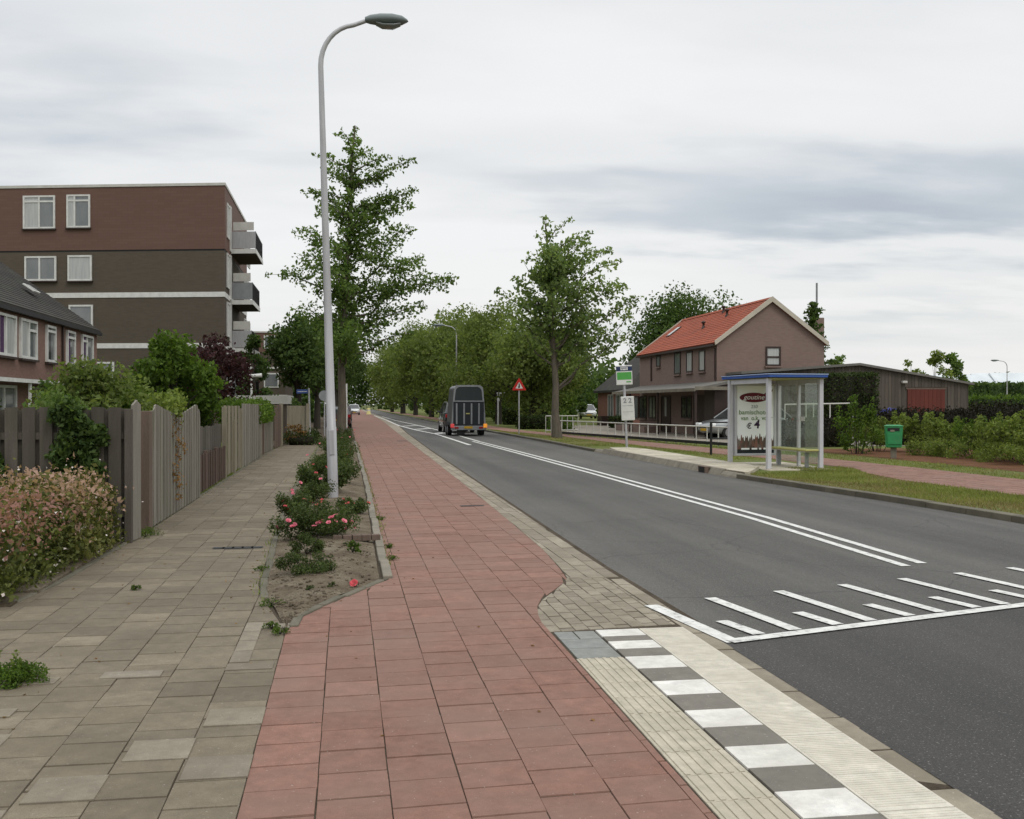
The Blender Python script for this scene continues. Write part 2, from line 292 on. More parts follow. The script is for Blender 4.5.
# ------------------------------------------------------------------ mesh helpers
class MB:
    def __init__(s): s.v = []; s.f = []; s.mi = []; s.cur = 0; s.sm = []; s.smooth = False
    def add(s, vs, fs):
        o = len(s.v); s.v += [tuple(p) for p in vs]
        for f in fs: s.f.append([o + i for i in f]); s.mi.append(s.cur); s.sm.append(s.smooth)
    def box(s, c, d, rz=0.0, bev=0.0, rx=0.0):
        x, y, z = d[0] / 2, d[1] / 2, d[2] / 2
        mat = Matrix.Translation(Vector(c)) @ Matrix.Rotation(rz, 4, 'Z') @ Matrix.Rotation(rx, 4, 'X')
        if bev <= 0:
            vs = [(-x, -y, -z), (x, -y, -z), (x, y, -z), (-x, y, -z), (-x, -y, z), (x, -y, z), (x, y, z), (-x, y, z)]
            fs = [(0, 3, 2, 1), (4, 5, 6, 7), (0, 1, 5, 4), (1, 2, 6, 5), (2, 3, 7, 6), (3, 0, 4, 7)]
            s.add([mat @ Vector(p) for p in vs], fs)
        else:
            bm = bmesh.new(); bmesh.ops.create_cube(bm, size=1)
            bmesh.ops.scale(bm, vec=d, verts=bm.verts)
            bmesh.ops.bevel(bm, geom=list(bm.edges), offset=min(bev, min(d) * .45), segments=2, affect='EDGES', profile=.5)
            bm.verts.index_update()
            s.add([mat @ v.co for v in bm.verts], [[v.index for v in f.verts] for f in bm.faces]); bm.free()
    def b2(s, x0, x1, y0, y1, z0, z1, bev=0.0): s.box(((x0 + x1) / 2, (y0 + y1) / 2, (z0 + z1) / 2), (abs(x1 - x0), abs(y1 - y0), abs(z1 - z0)), 0, bev)
    def tube(s, pts, rad, n=10, cap=True, sm=True):
        pts = [Vector(p) for p in pts]; k = len(pts)
        if not hasattr(rad, '__len__'): rad = [rad] * k
        o = len(s.v); up = None; vs = []
        for i, p in enumerate(pts):
            t = (pts[min(i + 1, k - 1)] - pts[max(i - 1, 0)]).normalized()
            if up is None: up = Vector((1, 0, 0)) if abs(t.x) < .9 else Vector((0, 1, 0))
            a = (up - t * up.dot(t)).normalized(); up = a; b = t.cross(a)
            vs += [p + (a * math.cos(2 * math.pi * j / n) + b * math.sin(2 * math.pi * j / n)) * rad[i] for j in range(n)]
        fs = [(i * n + j, i * n + (j + 1) % n, (i + 1) * n + (j + 1) % n, (i + 1) * n + j) for i in range(k - 1) for j in range(n)]
        keep = s.smooth; s.smooth = sm; s.add(vs, fs); s.smooth = False
        if cap:
            s.add(vs[:n], [tuple(range(n - 1, -1, -1))]); s.add(vs[-n:], [tuple(range(n))])
        s.smooth = keep
    def lathe(s, prof, c=(0, 0, 0), n=16):
        vs = [(c[0] + r * math.cos(2 * math.pi * j / n), c[1] + r * math.sin(2 * math.pi * j / n), c[2] + z) for r, z in prof for j in range(n)]
        k = len(prof); keep = s.smooth; s.smooth = True
        s.add(vs, [(i * n + j, i * n + (j + 1) % n, (i + 1) * n + (j + 1) % n, (i + 1) * n + j) for i in range(k - 1) for j in range(n)]); s.smooth = keep
    def loft(s, rings, closed=True, caps=True, sm=False):
        n = len(rings[0]); vs = [p for r in rings for p in r]; keep = s.smooth; s.smooth = sm
        J = n if closed else n - 1
        s.add(vs, [(i * n + j, i * n + (j + 1) % n, (i + 1) * n + (j + 1) % n, (i + 1) * n + j) for i in range(len(rings) - 1) for j in range(J)]); s.smooth = False
        if caps: s.add(rings[0], [tuple(range(n - 1, -1, -1))]); s.add(rings[-1], [tuple(range(n))])
        s.smooth = keep
    def prism(s, poly, axis, a, b):
        """2-D outline pushed from a to b along an axis ('x': poly=(y,z), 'y': (x,z), 'z': (x,y))"""
        def P(p, t): return {'x': (t, p[0], p[1]), 'y': (p[0], t, p[1]), 'z': (p[0], p[1], t)}[axis]
        n = len(poly); s.add([P(p, a) for p in poly] + [P(p, b) for p in poly],
            [tuple(range(n - 1, -1, -1)), tuple(range(n, 2 * n))] + [(i, (i + 1) % n, n + (i + 1) % n, n + i) for i in range(n)])
    def build(s, name, mats, parent=None, fixn=False):
        me = bpy.data.meshes.new(name); me.from_pydata(s.v, [], s.f)
        for m in (mats if isinstance(mats, (list, tuple)) else [mats]): me.materials.append(M[m] if isinstance(m, str) else m)
        me.polygons.foreach_set('material_index', s.mi); me.polygons.foreach_set('use_smooth', s.sm)
        if fixn:
            bm = bmesh.new(); bm.from_mesh(me); bmesh.ops.recalc_face_normals(bm, faces=bm.faces); bm.to_mesh(me); bm.free()
        me.update()
        o = bpy.data.objects.new(name, me); col.objects.link(o)
        if parent is not None: o.parent = parent
        return o
def tag(o, label=None, cat=None, group=None, kind=None):
    for k, v in (('label', label), ('category', cat), ('group', group), ('kind', kind)):
        if v: o[k] = v
    return o
def thing(name, label, cat, loc=(0, 0, 0), rz=0.0, group=None):
    o = bpy.data.objects.new(name, None); o.empty_display_size = .3; col.objects.link(o)
    o.location = loc; o.rotation_euler = (0, 0, rz); return tag(o, label, cat, group)
def copy_tree(root, loc, rz, label, group=None, sc=1.0):
    def cp(o, par):
        c = o.copy(); col.objects.link(c); c.parent = par
        for ch in [x for x in col.objects if x.parent == o]: cp(ch, c)
        return c
    c = cp(root, None); c.location = loc; c.rotation_euler = (0, 0, rz); c.scale = (sc, sc, sc) if not hasattr(sc, '__len__') else sc
    tag(c, label, None, group); return c
def structure(mb, name, mats, label): return tag(mb.build(name, mats), label, None, None, 'structure')

def interp(pl, t):
    """X along a (X, Y) boundary line at distance Y"""
    if t <= pl[0][1]: return pl[0][0]
    for (x0, y0), (x1, y1) in zip(pl, pl[1:]):
        if t <= y1: return x0 + (x1 - x0) * (t - y0) / (y1 - y0)
    return pl[-1][0]
def strip(mb, L_, R_, ys, z, zr=None):
    for y0, y1 in zip(ys, ys[1:]):
        a, b, c, d = (interp(L_, y0), y0, z), (interp(R_, y0), y0, z), (interp(R_, y1), y1, z), (interp(L_, y1), y1, z)
        mb.add([a, b, c, d], [(0, 1, 2, 3)])
def tiles(mb, L_, R_, y0, y1, w, h, z, gap=.003, bond=.5, x0=0.0, jit=.0022, skew=0.0, skip=0.0, rowwise=False):
    """loose concrete flags between two boundary lines; columns run along the road, joints staggered"""
    xmin = min(p[0] for p in L_) - w; xmax = max(p[0] for p in R_) + w
    i0 = int(math.floor((xmin - x0) / w)); i1 = int(math.ceil((xmax - x0) / w))
    for i in range(i0, i1):
        off = (i % 2) * bond * h + rnd.uniform(-.01, .01)
        k = 0; y = y0 - h + off
        while y < y1:
            ya, yb = max(y, y0), min(y + h, y1); y += h
            if yb - ya < .02 or rnd.random() < skip: continue
            ym = (ya + yb) / 2
            xa, xb = x0 + i * w, x0 + (i + 1) * w
            q = []
            for (X, Y) in ((xa, ya), (xb, ya), (xb, yb), (xa, yb)):
                q.append([min(max(X, interp(L_, Y)), interp(R_, Y)), Y])
            if (q[1][0] - q[0][0]) + (q[2][0] - q[3][0]) < .03: continue
            g = gap * rnd.uniform(.5, 1.4); ox = rnd.uniform(-.0012, .0012)
            cx, cy = sum(p[0] for p in q) / 4, sum(p[1] for p in q) / 4
            dz = rnd.uniform(-jit, jit); tx, ty = rnd.uniform(-.004, .004), rnd.uniform(-.004, .004)
            top, low = [], []
            for X, Y in q:
                Yk = Y + skew * (X - x0)
                sx = X - math.copysign(min(g * .55, abs(X - cx) * .5), X - cx); sy = Yk - math.copysign(min(g * 1.7, abs(Y - cy) * .5), Y - cy)
                sx += rnd.uniform(-.0016, .0016); sy += rnd.uniform(-.0016, .0016)
                low.append((sx + ox, sy, z - .011))
                top.append((sx + ox - math.copysign(.002, X - cx), sy - math.copysign(.0035, Y - cy), z + dz + tx * (X - cx) + ty * (Y - cy)))
            mb.add(low + top, [(4, 5, 6, 7), (0, 1, 5, 4), (1, 2, 6, 5), (2, 3, 7, 6), (3, 0, 4, 7)])

# ------------------------------------------------------------------ foliage
def leaf_arrays(C, S, rng, flat=0.0, aspect=.62):
    n = len(C); S = np.broadcast_to(np.asarray(S, float), (n,)) * rng.uniform(.5, 1.45, n)
    nrm = rng.normal(size=(n, 3)); nrm[:, 2] += flat; nrm /= np.linalg.norm(nrm, axis=1)[:, None]
    t = rng.normal(size=(n, 3)); t -= (t * nrm).sum(1)[:, None] * nrm; t /= np.linalg.norm(t, axis=1)[:, None]
    b = np.cross(nrm, t); h = (S / 2)[:, None]
    a0 = C - t * h; a2 = C + t * h - nrm * h * .35; a1 = C + b * h * aspect + nrm * h * .2; a3 = C - b * h * aspect + nrm * h * .2
    return np.stack([a0, a1, a2, a3], 1).reshape(-1, 3)
def foliage(name, C, S, mats, parent=None, rng=NP, flat=0.0, core=None, aspect=.62):
    """one mesh of many leaf-sized faces; core = optional list of (verts, faces) for dense inner growth (second material)"""
    C = np.asarray(C, float); V = leaf_arrays(C, S, rng, flat, aspect); n = len(C)
    me = bpy.data.meshes.new(name)
    cv = np.zeros((0, 3)); cf = []
    if core is not None:
        cv = np.asarray(core[0], float); cf = core[1]
    allv = np.concatenate([V, cv]); me.vertices.add(len(allv)); me.vertices.foreach_set('co', allv.ravel())
    loops = np.concatenate([np.arange(4 * n), np.asarray([i + 4 * n for f in cf for i in f], int)]).astype(np.int32)
    me.loops.add(len(loops)); me.loops.foreach_set('vertex_index', loops)
    tot = [4] * n + [len(f) for f in cf]; st = np.concatenate([[0], np.cumsum(tot)[:-1]])
    me.polygons.add(len(tot)); me.polygons.foreach_set('loop_start', st.astype(np.int32)); me.polygons.foreach_set('loop_total', np.asarray(tot, np.int32))
    for m in (mats if isinstance(mats, (list, tuple)) else [mats]): me.materials.append(M[m])
    me.polygons.foreach_set('material_index', np.asarray([0] * n + [len(me.materials) - 1] * len(cf), np.int32))
    me.update(calc_edges=True); me.validate()
    o = bpy.data.objects.new(name, me); col.objects.link(o)
    if parent is not None: o.parent = parent
    return o
def balls(centers, radii, n, rng, fill=.45, squash=1.0):
    """points in a set of clumps, denser to the outside of each clump"""
    centers = np.asarray(centers, float); radii = np.asarray(radii, float)
    p = radii ** 1.5; idx = rng.choice(len(centers), n, p=p / p.sum())
    d = rng.normal(size=(n, 3)); d /= np.linalg.norm(d, axis=1)[:, None]
    r = radii[idx] * rng.uniform(fill ** 3, 1.25, n) ** (1 / 3) * rng.uniform(.75, 1.12, n)
    d = d * r[:, None]; d[:, 2] *= squash
    return centers[idx] + d
def crown_clumps(rng, z0, z1, rx, ry, n, shape=1.0, rmin=.22, rmax=.42):
    cs, rs = [], []
    zc, rz = (z0 + z1) / 2, (z1 - z0) / 2
    for _ in range(n):
        d = rng.normal(size=3); d /= np.linalg.norm(d); q = rng.uniform(.25, .92) ** .6
        taper = 1 - .28 * shape * (d[2] * q)
        cs.append((d[0] * rx * q * taper, d[1] * ry * q * taper, zc + d[2] * rz * q)); rs.append(min(rx, rz) * rng.uniform(rmin, rmax))
    return cs, rs
def hedge_pts(x0, x1, y0, y1, z0, z1, n, rng, rough=.06):
    """leaf positions over the skin of a clipped hedge"""
    dx, dy, dz = x1 - x0, y1 - y0, z1 - z0; A = np.array([dx * dy, dx * dz, dx * dz, dy * dz, dy * dz])
    k = rng.choice(5, n, p=A / A.sum()); u, v = rng.uniform(size=n), rng.uniform(size=n); w = rng.normal(size=n) * rough - rough * .3
    P = np.zeros((n, 3))
    for f in range(5):
        i = k == f
        if f == 0: P[i] = np.stack([x0 + u[i] * dx, y0 + v[i] * dy, z1 + w[i]], 1)
        if f == 1: P[i] = np.stack([x0 + u[i] * dx, y0 - w[i], z0 + v[i] * dz], 1)
        if f == 2: P[i] = np.stack([x0 + u[i] * dx, y1 + w[i], z0 + v[i] * dz], 1)
        if f == 3: P[i] = np.stack([x0 - w[i], y0 + u[i] * dy, z0 + v[i] * dz], 1)
        if f == 4: P[i] = np.stack([x1 + w[i], y0 + u[i] * dy, z0 + v[i] * dz], 1)
    und = .05 * np.sin(P[:, 0] * 2.3 + P[:, 1] * 1.7) * np.clip((P[:, 2] - z0) / max(dz, .01), 0, 1)
    P[:, 2] += und; return P
def hedge_core(x0, x1, y0, y1, z0, z1, m=.07):
    mb = MB(); mb.b2(x0 + m, x1 - m, y0 + m, y1 - m, z0, z1 - m); return mb.v, mb.f
def branch_path(p0, p1, rng, sag=.0, wob=.08, k=5):
    p0, p1 = Vector(p0), Vector(p1); L_ = (p1 - p0).length
    out = []
    for i in range(k):
        t = i / (k - 1); q = p0.lerp(p1, t); q.z += -sag * L_ * 4 * t * (1 - t) * -1
        if 0 < i < k - 1: q += Vector(rng.normal(size=3)) * wob * L_ * .35
        out.append(q)
    return out
# ================================================================== THE SETTING
ROAD_L = [(2.52, -6), (2.52, 7), (2.50, 10), (2.64, 19), (2.90, 36), (3.4, 60), (4.0, 82), (4.5, 124), (4.8, 200), (5.2, 330)]
ROAD_R = [(9.3, -6), (9.0, 12.6), (8.88, 15.7), (8.5, 20), (8.34, 22), (8.3, 34), (8.36, 45), (8.25, 60), (7.9, 80), (7.9, 158), (8.4, 330)]
RED_L = [(-.42, -2), (-.42, 7.46), (-.33, 8.13), (-.01, 8.75), (.40, 9.54), (.42, 14.5), (.45, 22), (.42, 37), (.42, 60), (.5, 100), (.6, 330)]
RED_R = [(1.42, -2), (1.42, 7.4), (1.46, 7.85), (1.56, 8.25), (1.80, 8.75), (2.0, 9.2), (2.06, 9.8), (2.15, 11.2), (2.22, 14.2), (2.28, 17), (2.46, 28), (2.82, 55), (3.45, 96), (4.0, 150), (4.6, 330)]
PLANT_L = [(-.42, 7.4), (-.44, 7.7), (-.62, 8.7), (-.70, 9.4), (-.74, 11), (-.86, 14.7), (-.96, 22.5), (-.97, 45.5)]
PLANT_R = [(-.42, 7.46), (-.40, 7.8), (-.12, 8.65), (.30, 9.5), (.32, 14.5), (.35, 22), (.32, 45.5)]
PATH_R = [(-.42, -2), (-.42, 7.4), (-.46, 7.7), (-.66, 8.7), (-.77, 9.4), (-.81, 11), (-.93, 14.7), (-1.03, 22.5), (-1.04, 70)]
PATH_L = [(-8, -2), (-8, 8.0), (-2.72, 8.6), (-2.58, 9.4), (-2.53, 13), (-2.55, 22), (-2.7, 36), (-2.5, 40), (-2.0, 44), (-1.9, 70)]
fr = lambda a, b, s: list(np.arange(a, b + s * .5, s))

g = MB(); g.add([(-3000, -600, -.06), (3000, -600, -.06), (3000, 3500, -.06), (-3000, 3500, -.06)], [(0, 1, 2, 3)])
structure(g, 'ground', 'field', 'wide flat grassy ground reaching the horizon')
g = MB(); strip(g, [(-8, -2), (-8, 8), (-3.2, 8.7), (-3.2, 330)], [(x + .06, y) for x, y in ROAD_L], fr(-2, 12, .5) + fr(14, 60, 4) + [80, 100, 130, 160, 200, 260, 330], -.0055)
structure(g, 'path_bedding', 'joint', 'sandy bedding showing in the joints of the paved paths')
g = MB(); strip(g, ROAD_L, ROAD_R, [6.4] + fr(7.0, 20, 1) + fr(22, 60, 4) + [82, 100, 124, 158, 200, 260, 330], -.006)
structure(g, 'road', 'asphalt', 'grey worn asphalt road running away to the trees')
g = MB(); g.add([(2.52, -6, -.006), (9.3, -6, -.006), (8.98, 13.0, -.006), (8.9, 8.9, -.006), (2.52, 6.75, -.006)][:2] + [(9.02, 9.05, -.0015), (2.52, 6.75, -.0015)], [(0, 1, 2, 3)])
g = MB(); g.add([(2.505, -6, -.002), (9.3, -6, -.002), (9.12, 8.75, -.002), (2.505, 6.70, -.002)], [(0, 1, 2, 3)])
structure(g, 'raised_road', 'asphalt_new', 'darker fresh asphalt in front of the white line')
g = MB(); tiles(g, PATH_L, PATH_R, 2.0, 47, .30, .30, 0, .0024, .5, -.42)
structure(g, 'footpath', 'grey_tile', 'grey-brown flagged footpath beside the wooden fences')
g = MB(); tiles(g, RED_L, RED_R, 2.0, 60, .30, .30, 0, .0022, .5, -.42, skew=.05)
strip(g, RED_L, RED_R, [60.02, 80, 100, 130, 160, 200, 260, 330], -.001)
structure(g, 'cycle_path', 'red_tile', 'red tiled cycle path along the left of the road')
g = MB()
for x0, y0, y1 in ((-.90, 6.62, 7.75),):
    k = 0; y = y0
    while y < y1 - .1:
        g.box((-.655, y + .14, .0015), (.12, .285, .012), 0, .003); y += .297
for x0, y0, w in ((-.60, 7.66, .2), (-.72, 6.50, .28), (-1.42, 6.42, .34), (-1.95, 6.35, .3), (-2.0, 5.72, .3)):
    g.box((x0 + w / 2, y0, .0015), (w, .145, .012), .0, .003)
for x0, y0 in ((-.86, 5.0), (-1.16, 4.55), (-.57, 4.72), (-1.47, 4.2), (-1.75, 5.2), (-.57, 5.47)):
    g.box((x0 + .01, y0, .001), (.285, .285, .012), 0, .003)
structure(g, 'pale_paving', 'pale_tile', 'paler grey paving stones let into the footpath')
# the bus boarding kerb: ribbed guide tiles, black and white blocks, pale ramp slabs
g = MB()
y = 6.38
while y > 2.0:
    g.box((1.578, y - .148, -.004), (.302, .294, .012), 0, .002)
    for k in range(6): g.box((1.455 + k * .0495, y - .148, .004), (.024, .286, .006), 0, .003)
    y -= .298
structure(g, 'tactile_strip', 'tact', 'beige ribbed guide tiles beside the red path')
for nm, par, mt, lb in (('white_blocks', 0, 'white_tile', 'white blocks of the chequered kerb strip'), ('grey_blocks', 1, 'dark_tile', 'dark grey blocks of the chequered kerb strip')):
    g = MB(); ed = [7.16, 6.95, 6.80, 6.58, 6.37, 6.07, 5.78, 5.49, 5.20, 4.91, 4.62, 4.33, 4.05, 3.77, 3.49, 3.21, 2.93, 2.65, 2.37]
    for k in range(len(ed) - 1):
        if k % 2 == par: g.box((1.895, (ed[k] + ed[k + 1]) / 2, 0), (.312, ed[k] - ed[k + 1] - .004, .014), 0, .002)
    structure(g, nm, mt, lb)
g = MB(); y = 7.17
for ln in (.58, .92, .94, .94, .94, .94):
    yc = y - ln / 2
    g.box((2.222, yc, -.001), (.326, ln - .008, .014), 0, .003)
    for k in range(int(ln / .024) - 2):
        g.box((2.222, y - .03 - k * .024, .0057), (.30, .013, .0035))
    y -= ln
structure(g, 'ramp_slabs', 'slab', 'pale ribbed concrete slabs along the road edge')
g = MB(); tiles(g, [(2.388, -2), (2.388, 9), (2.40, 9.2), (2.40, 60)], [(2.515, -2), (2.515, 60)], 2, 9.3, .13, .5, -.004, .003, 0, 2.388)
structure(g, 'gutter', 'clinker', 'narrow brown gutter stones between slabs and asphalt')
g = MB(); tiles(g, [(1.725, 6.38), (1.725, 7.16), (1.44, 7.161), (1.44, 7.3)], [(1.44, 6), (1.44, 8)], 6, 6.1, .3, .3, 0)
g = MB()
for x0, x1, y0, y1 in ((1.44, 1.73, 6.39, 6.66), (1.44, 1.73, 6.665, 6.92), (1.44, 1.575, 6.925, 7.165), (1.58, 1.73, 6.925, 7.165)):
    g.b2(x0, x1 - .004, y0, y1 - .004, -.012, .001, .003)
structure(g, 'blue_grey_tiles', 'blue_tile', 'blue-grey tiles at the head of the guide strip')
g = MB(); tiles(g, [(x - .02, y) for x, y in RED_R], [(2.38, 0), (2.38, 20)], 7.18, 9.35, .105, .21, -.003, .003, .5, 1.4, skew=.12)
tiles(g, [(x - .004, y) for x, y in RED_R], [(x - .002, y) for x, y in ROAD_L], 9.36, 60, .16, .5, -.001, .004, .5, 2.05)
strip(g, RED_R, ROAD_L, [60.05, 82, 96, 124, 150, 200, 330], -.003)
structure(g, 'brick_margin', 'clinker', 'brown paving bricks filling the bend beside the red path')
# planter bed, its concrete edging
g = MB()
ys = fr(7.5, 12, .25) + fr(13, 45, 1)
for y0, y1 in zip(ys, ys[1:]):
    n = 6
    for i in range(n):
        f = lambda t, y: interp(PLANT_L, y) + (interp(PLANT_R, y) - interp(PLANT_L, y)) * t
        hh = lambda t, y: .005 + .05 * math.sin(math.pi * t) * min(1, (y - 7.4) / 2) + .012 * math.sin(y * 7 + t * 9)
        a, b = i / n, (i + 1) / n
        g.add([(f(a, y0), y0, hh(a, y0)), (f(b, y0), y0, hh(b, y0)), (f(b, y1), y1, hh(b, y1)), (f(a, y1), y1, hh(a, y1))], [(0, 1, 2, 3)])
structure(g, 'planter_soil', 'soil', 'bare sandy soil of the long planting bed')
g = MB()
def edging(mb, line, w, ys, z0, z1, gap=.012, jig=.01, seg=1.0):
    """kerb stones laid end to end along a line"""
    y = ys[0]
    while y < ys[1]:
        ye = min(y + seg, ys[1]); xa, xb = interp(line, y + gap), interp(line, ye - gap); j = rnd.uniform(-jig, jig); h = z1 + rnd.uniform(-.006, .006)
        a = math.atan2(xb - xa, ye - y)
        mb.box(((xa + xb) / 2 + j, (y + ye) / 2, (z0 + h) / 2), (w, math.hypot(ye - y, xb - xa) - gap, h - z0), -a, .01); y = ye
edging(g, [(.37, 9.6), (.38, 14.5), (.41, 22), (.38, 45.5)], .09, (9.6, 45.5), -.1, .028)
structure(g, 'planter_kerb', 'kerb', 'narrow concrete kerb between the planting bed and the red path')
g = MB()
edging(g, [(-.39, 7.55), (-.36, 8.0), (-.08, 8.65), (.34, 9.55)], .07, (7.62, 9.55), -.1, .012, seg=.38)
edging(g, [(x - .035, y) for x, y in PLANT_L], .07, (8.8, 45.5), -.1, .012, seg=1.0)
structure(g, 'planter_edging', 'kerb_dark', 'dirty edging stones round the open end and path side of the planting bed')
g = MB(); g.b2(-8, -2.62, 8.75, 9.3, -.1, .012); g.b2(-8, -2.57, 9.31, 12.6, -.1, .03); g.b2(-3.1, -2.62, 12.62, 40, -.1, .012)
structure(g, 'border_soil', 'soil', 'dark soil under the blushed hedge and the fences')
g = MB(); edging(g, [(-2.64, 8.9), (-2.55, 9.4), (-2.5, 13), (-2.53, 22), (-2.6, 40)], .06, (8.9, 39), -.1, .012, seg=1.0)
structure(g, 'path_edging', 'kerb_dark', 'mossy edging stones along the fence side')
# right-hand side: raised verge, kerb, boarding platform, cycle path
VZ = .05
KB = [(x + .12, y) for x, y in ROAD_R]
g = MB()
g.add([], [])
ysr = fr(2, 60, 2) + [80, 110, 158, 200, 260, 330]
strip(g, [(x + .1, y) for x, y in ROAD_R], [(160, -10), (160, 400)], ysr, VZ)
structure(g, 'verge', 'turf', 'patchy grass verge on the far side of the road')
g = MB(); edging(g, KB, .20, (2, 21.6), -.1, .085, .008, .006, 1.0); edging(g, KB, .20, (34.7, 150), -.1, .08, .008, .006, 2.0)
structure(g, 'kerb', 'kerb_dark', 'mossy concrete kerb along the far verge')
g = MB(); tiles(g, [(8.60, 21), (8.52, 23), (8.52, 32), (8.9, 34.6)], [(8.7, 21.6), (9.75, 23.6), (9.85, 33.4), (9.6, 34.6)], 21.6, 34.6, .3, .3, .13, .003, .5, 8.5)
g.prism([(8.60, 21.6), (8.7, 21.6), (9.75, 23.6), (9.85, 33.4), (9.6, 34.6), (8.9, 34.6), (8.52, 32), (8.52, 23)], 'z', -.05, .12)
tiles(g, [(9.80, 23)], [(11.55, 23)], 23.1, 26.4, .3, .3, .064, .003, .5, 9.80); g.b2(9.76, 11.58, 23.08, 26.42, -.05, .054)
structure(g, 'platform', 'platform', 'pale raised bus boarding platform of concrete flags')
g = MB()
y = 21.6
while y < 34.6:
    ye = y + .98; xa = interp(ROAD_R, y + .5) + .02; top = .09 if (y < 22.3 or y > 33.4) else .133
    g.prism([(xa, -.05), (xa + .05, .03), (xa + .12, top), (xa + .23, top), (xa + .23, -.05)], 'y', y, ye); y += 1.0
structure(g, 'platform_kerb', 'kerb', 'pale sloped kerb of the bus platform')
BR_L = [(11.507, -5.8), (11.362, 13.54), (11.169, 19.34), (11.507, 21.66), (12.088, 23.4), (12.088, 27.08), (11.507, 30.94), (10.879, 36.75), (10.25, 49.32), (8.993, 59.95), (8.8, 77.36), (9.09, 319.11)]
BR_R = [(13.828, -5.8), (13.731, 13.54), (13.731, 23.21), (13.538, 29.01), (12.861, 34.81), (12.184, 41.58), (11.314, 50.28), (10.54, 59.95), (10.347, 77.36), (10.637, 319.11)]
g = MB(); tiles(g, BR_L, BR_R, 10, 60, .3, .3, VZ + .012, .003, .5, 11.5)
strip(g, BR_L, BR_R, [8, 10, 14, 20, 24, 28, 32, 36, 43, 52, 60.2, 80, 120, 200, 330], VZ + .003)
structure(g, 'far_cycle_path', 'red_tile', 'red cycle path behind the bus shelter')
g = MB(); strip(g, [(15.35, 8), (15.3, 20), (15.3, 27), (15.2, 31), (15.1, 34)], [(26, 8), (26, 34)], [8, 14, 20, 24, 27, 31, 34], VZ + .006)
structure(g, 'flowerbed_soil', 'soil_red', 'reddish brown soil in front of the shrubs')
g = MB(); strip(g, [(14.4, 36), (13.6, 40), (12.9, 46), (12.4, 52), (12.4, 75)], [(34, 36), (34, 75)], [36, 40, 46, 52, 75], VZ + .006)
structure(g, 'yard', 'yard', 'greyish paved forecourt before the brick house')

# painted lines
def pline(mb, pts, w, z=.0005):
    for a, b in zip(pts, pts[1:]):
        a, b = Vector((a[0], a[1], 0)), Vector((b[0], b[1], 0)); d = (b - a).normalized(); n = Vector((-d.y, d.x, 0)) * w / 2
        mb.add([(*(a - n).xy, z), (*(a + n).xy, z), (*(b + n).xy, z), (*(b - n).xy, z)], [(0, 3, 2, 1)])
g = MB()
pline(g, [(5.48, 9.55), (5.64, 14), (5.64, 24), (5.57, 34), (5.44, 45)], .105); pline(g, [(5.74, 9.7), (5.90, 14), (5.90, 24), (5.82, 34), (5.68, 45)], .105)
structure(g, 'centre_line', 'paint', 'double white line down the middle of the road')
g = MB()
q = [gp(*p) for p in ((470, 445), (436, 434), (416, 430), (399, 425.6), (385, 419.5), (374, 415.6))]
pline(g, [(p.x, p.y) for p in q], .16)
q2 = [(5.7, 45), (5.75, 60), (5.5, 78), (4.9, 105), (4.75, 140)]
pline(g, q2, .14)
for t in range(3):
    y = 57 + t * 10; xa = interp([(p.x, p.y) for p in q], y); xb = interp(q2, y + 3)
    if xb - xa > .25: pline(g, [(xa + .08, y), (xb - .05, y + 2.4)], .6, .0045)
structure(g, 'hatched_island', 'paint', 'white hatched island painted on the far road')
g = MB()
z5 = .0035
pline(g, [(2.40, 8.0), (2.58, 6.66)], .12, z5); pline(g, [(2.55, 6.68), (8.6, 8.53)], .11, z5 + .004)
for i in range(9):
    bx = 3.15 + i * .69; by = 6.99 + i * .212
    if bx < 8.3: pline(g, [(bx + .0, by - .03), (bx - .18, by + 1.24)], .105, z5)
    sx = 2.84 + i * .69; sy = 6.90 + i * .212
    if sx < 8.3: pline(g, [(sx, sy - .03), (sx - .1, sy + .44)], .105, z5)
structure(g, 'ramp_marking', 'paint', 'white cross line with long and short teeth on the road')

# small ironwork in the paving
def drain(name, label, x, y, w, l, z=.004, slots=5):
    t = thing(name, label, 'drain', (x, y, z))
    a = MB(); a.b2(-w / 2, w / 2, -l / 2, l / 2, -.02, .0, .004)
    for k in range(slots):
        xx = -w / 2 + w * (k + .5) / slots; a.b2(xx - w * .12, xx + w * .12, -l * .36, l * .36, .0005, .004)
    a.build('grate', 'black', t); return t
drain('drain_grate', 'dark slotted drain set in the red path by the brown margin', *gp(472, 506).xy, .36, .14)
drain('drain_grate', 'dark rectangular cover in the flagged footpath beside the planting bed', *gp(238, 548).xy, .52, .16)
drain('drain_grate', 'small far drain cover in the red path beyond the planting bed', *gp(402, 441).xy, .45, .4)
t = thing('kerb_gully', 'dark gully mouth in the pale platform kerb', 'gully', (8.33, 23.6, 0))
a = MB(); a.b2(-.015, .06, -.2, .2, -.02, .125, .01); a.build('grating', 'black', t)
a = MB(); a.b2(-.02, .07, -.24, -.205, -.02, .13); a.b2(-.02, .07, .205, .24, -.02, .13); a.b2(-.02, .12, -.24, .24, .131, .14); a.build('frame', 'wood_brown', t)

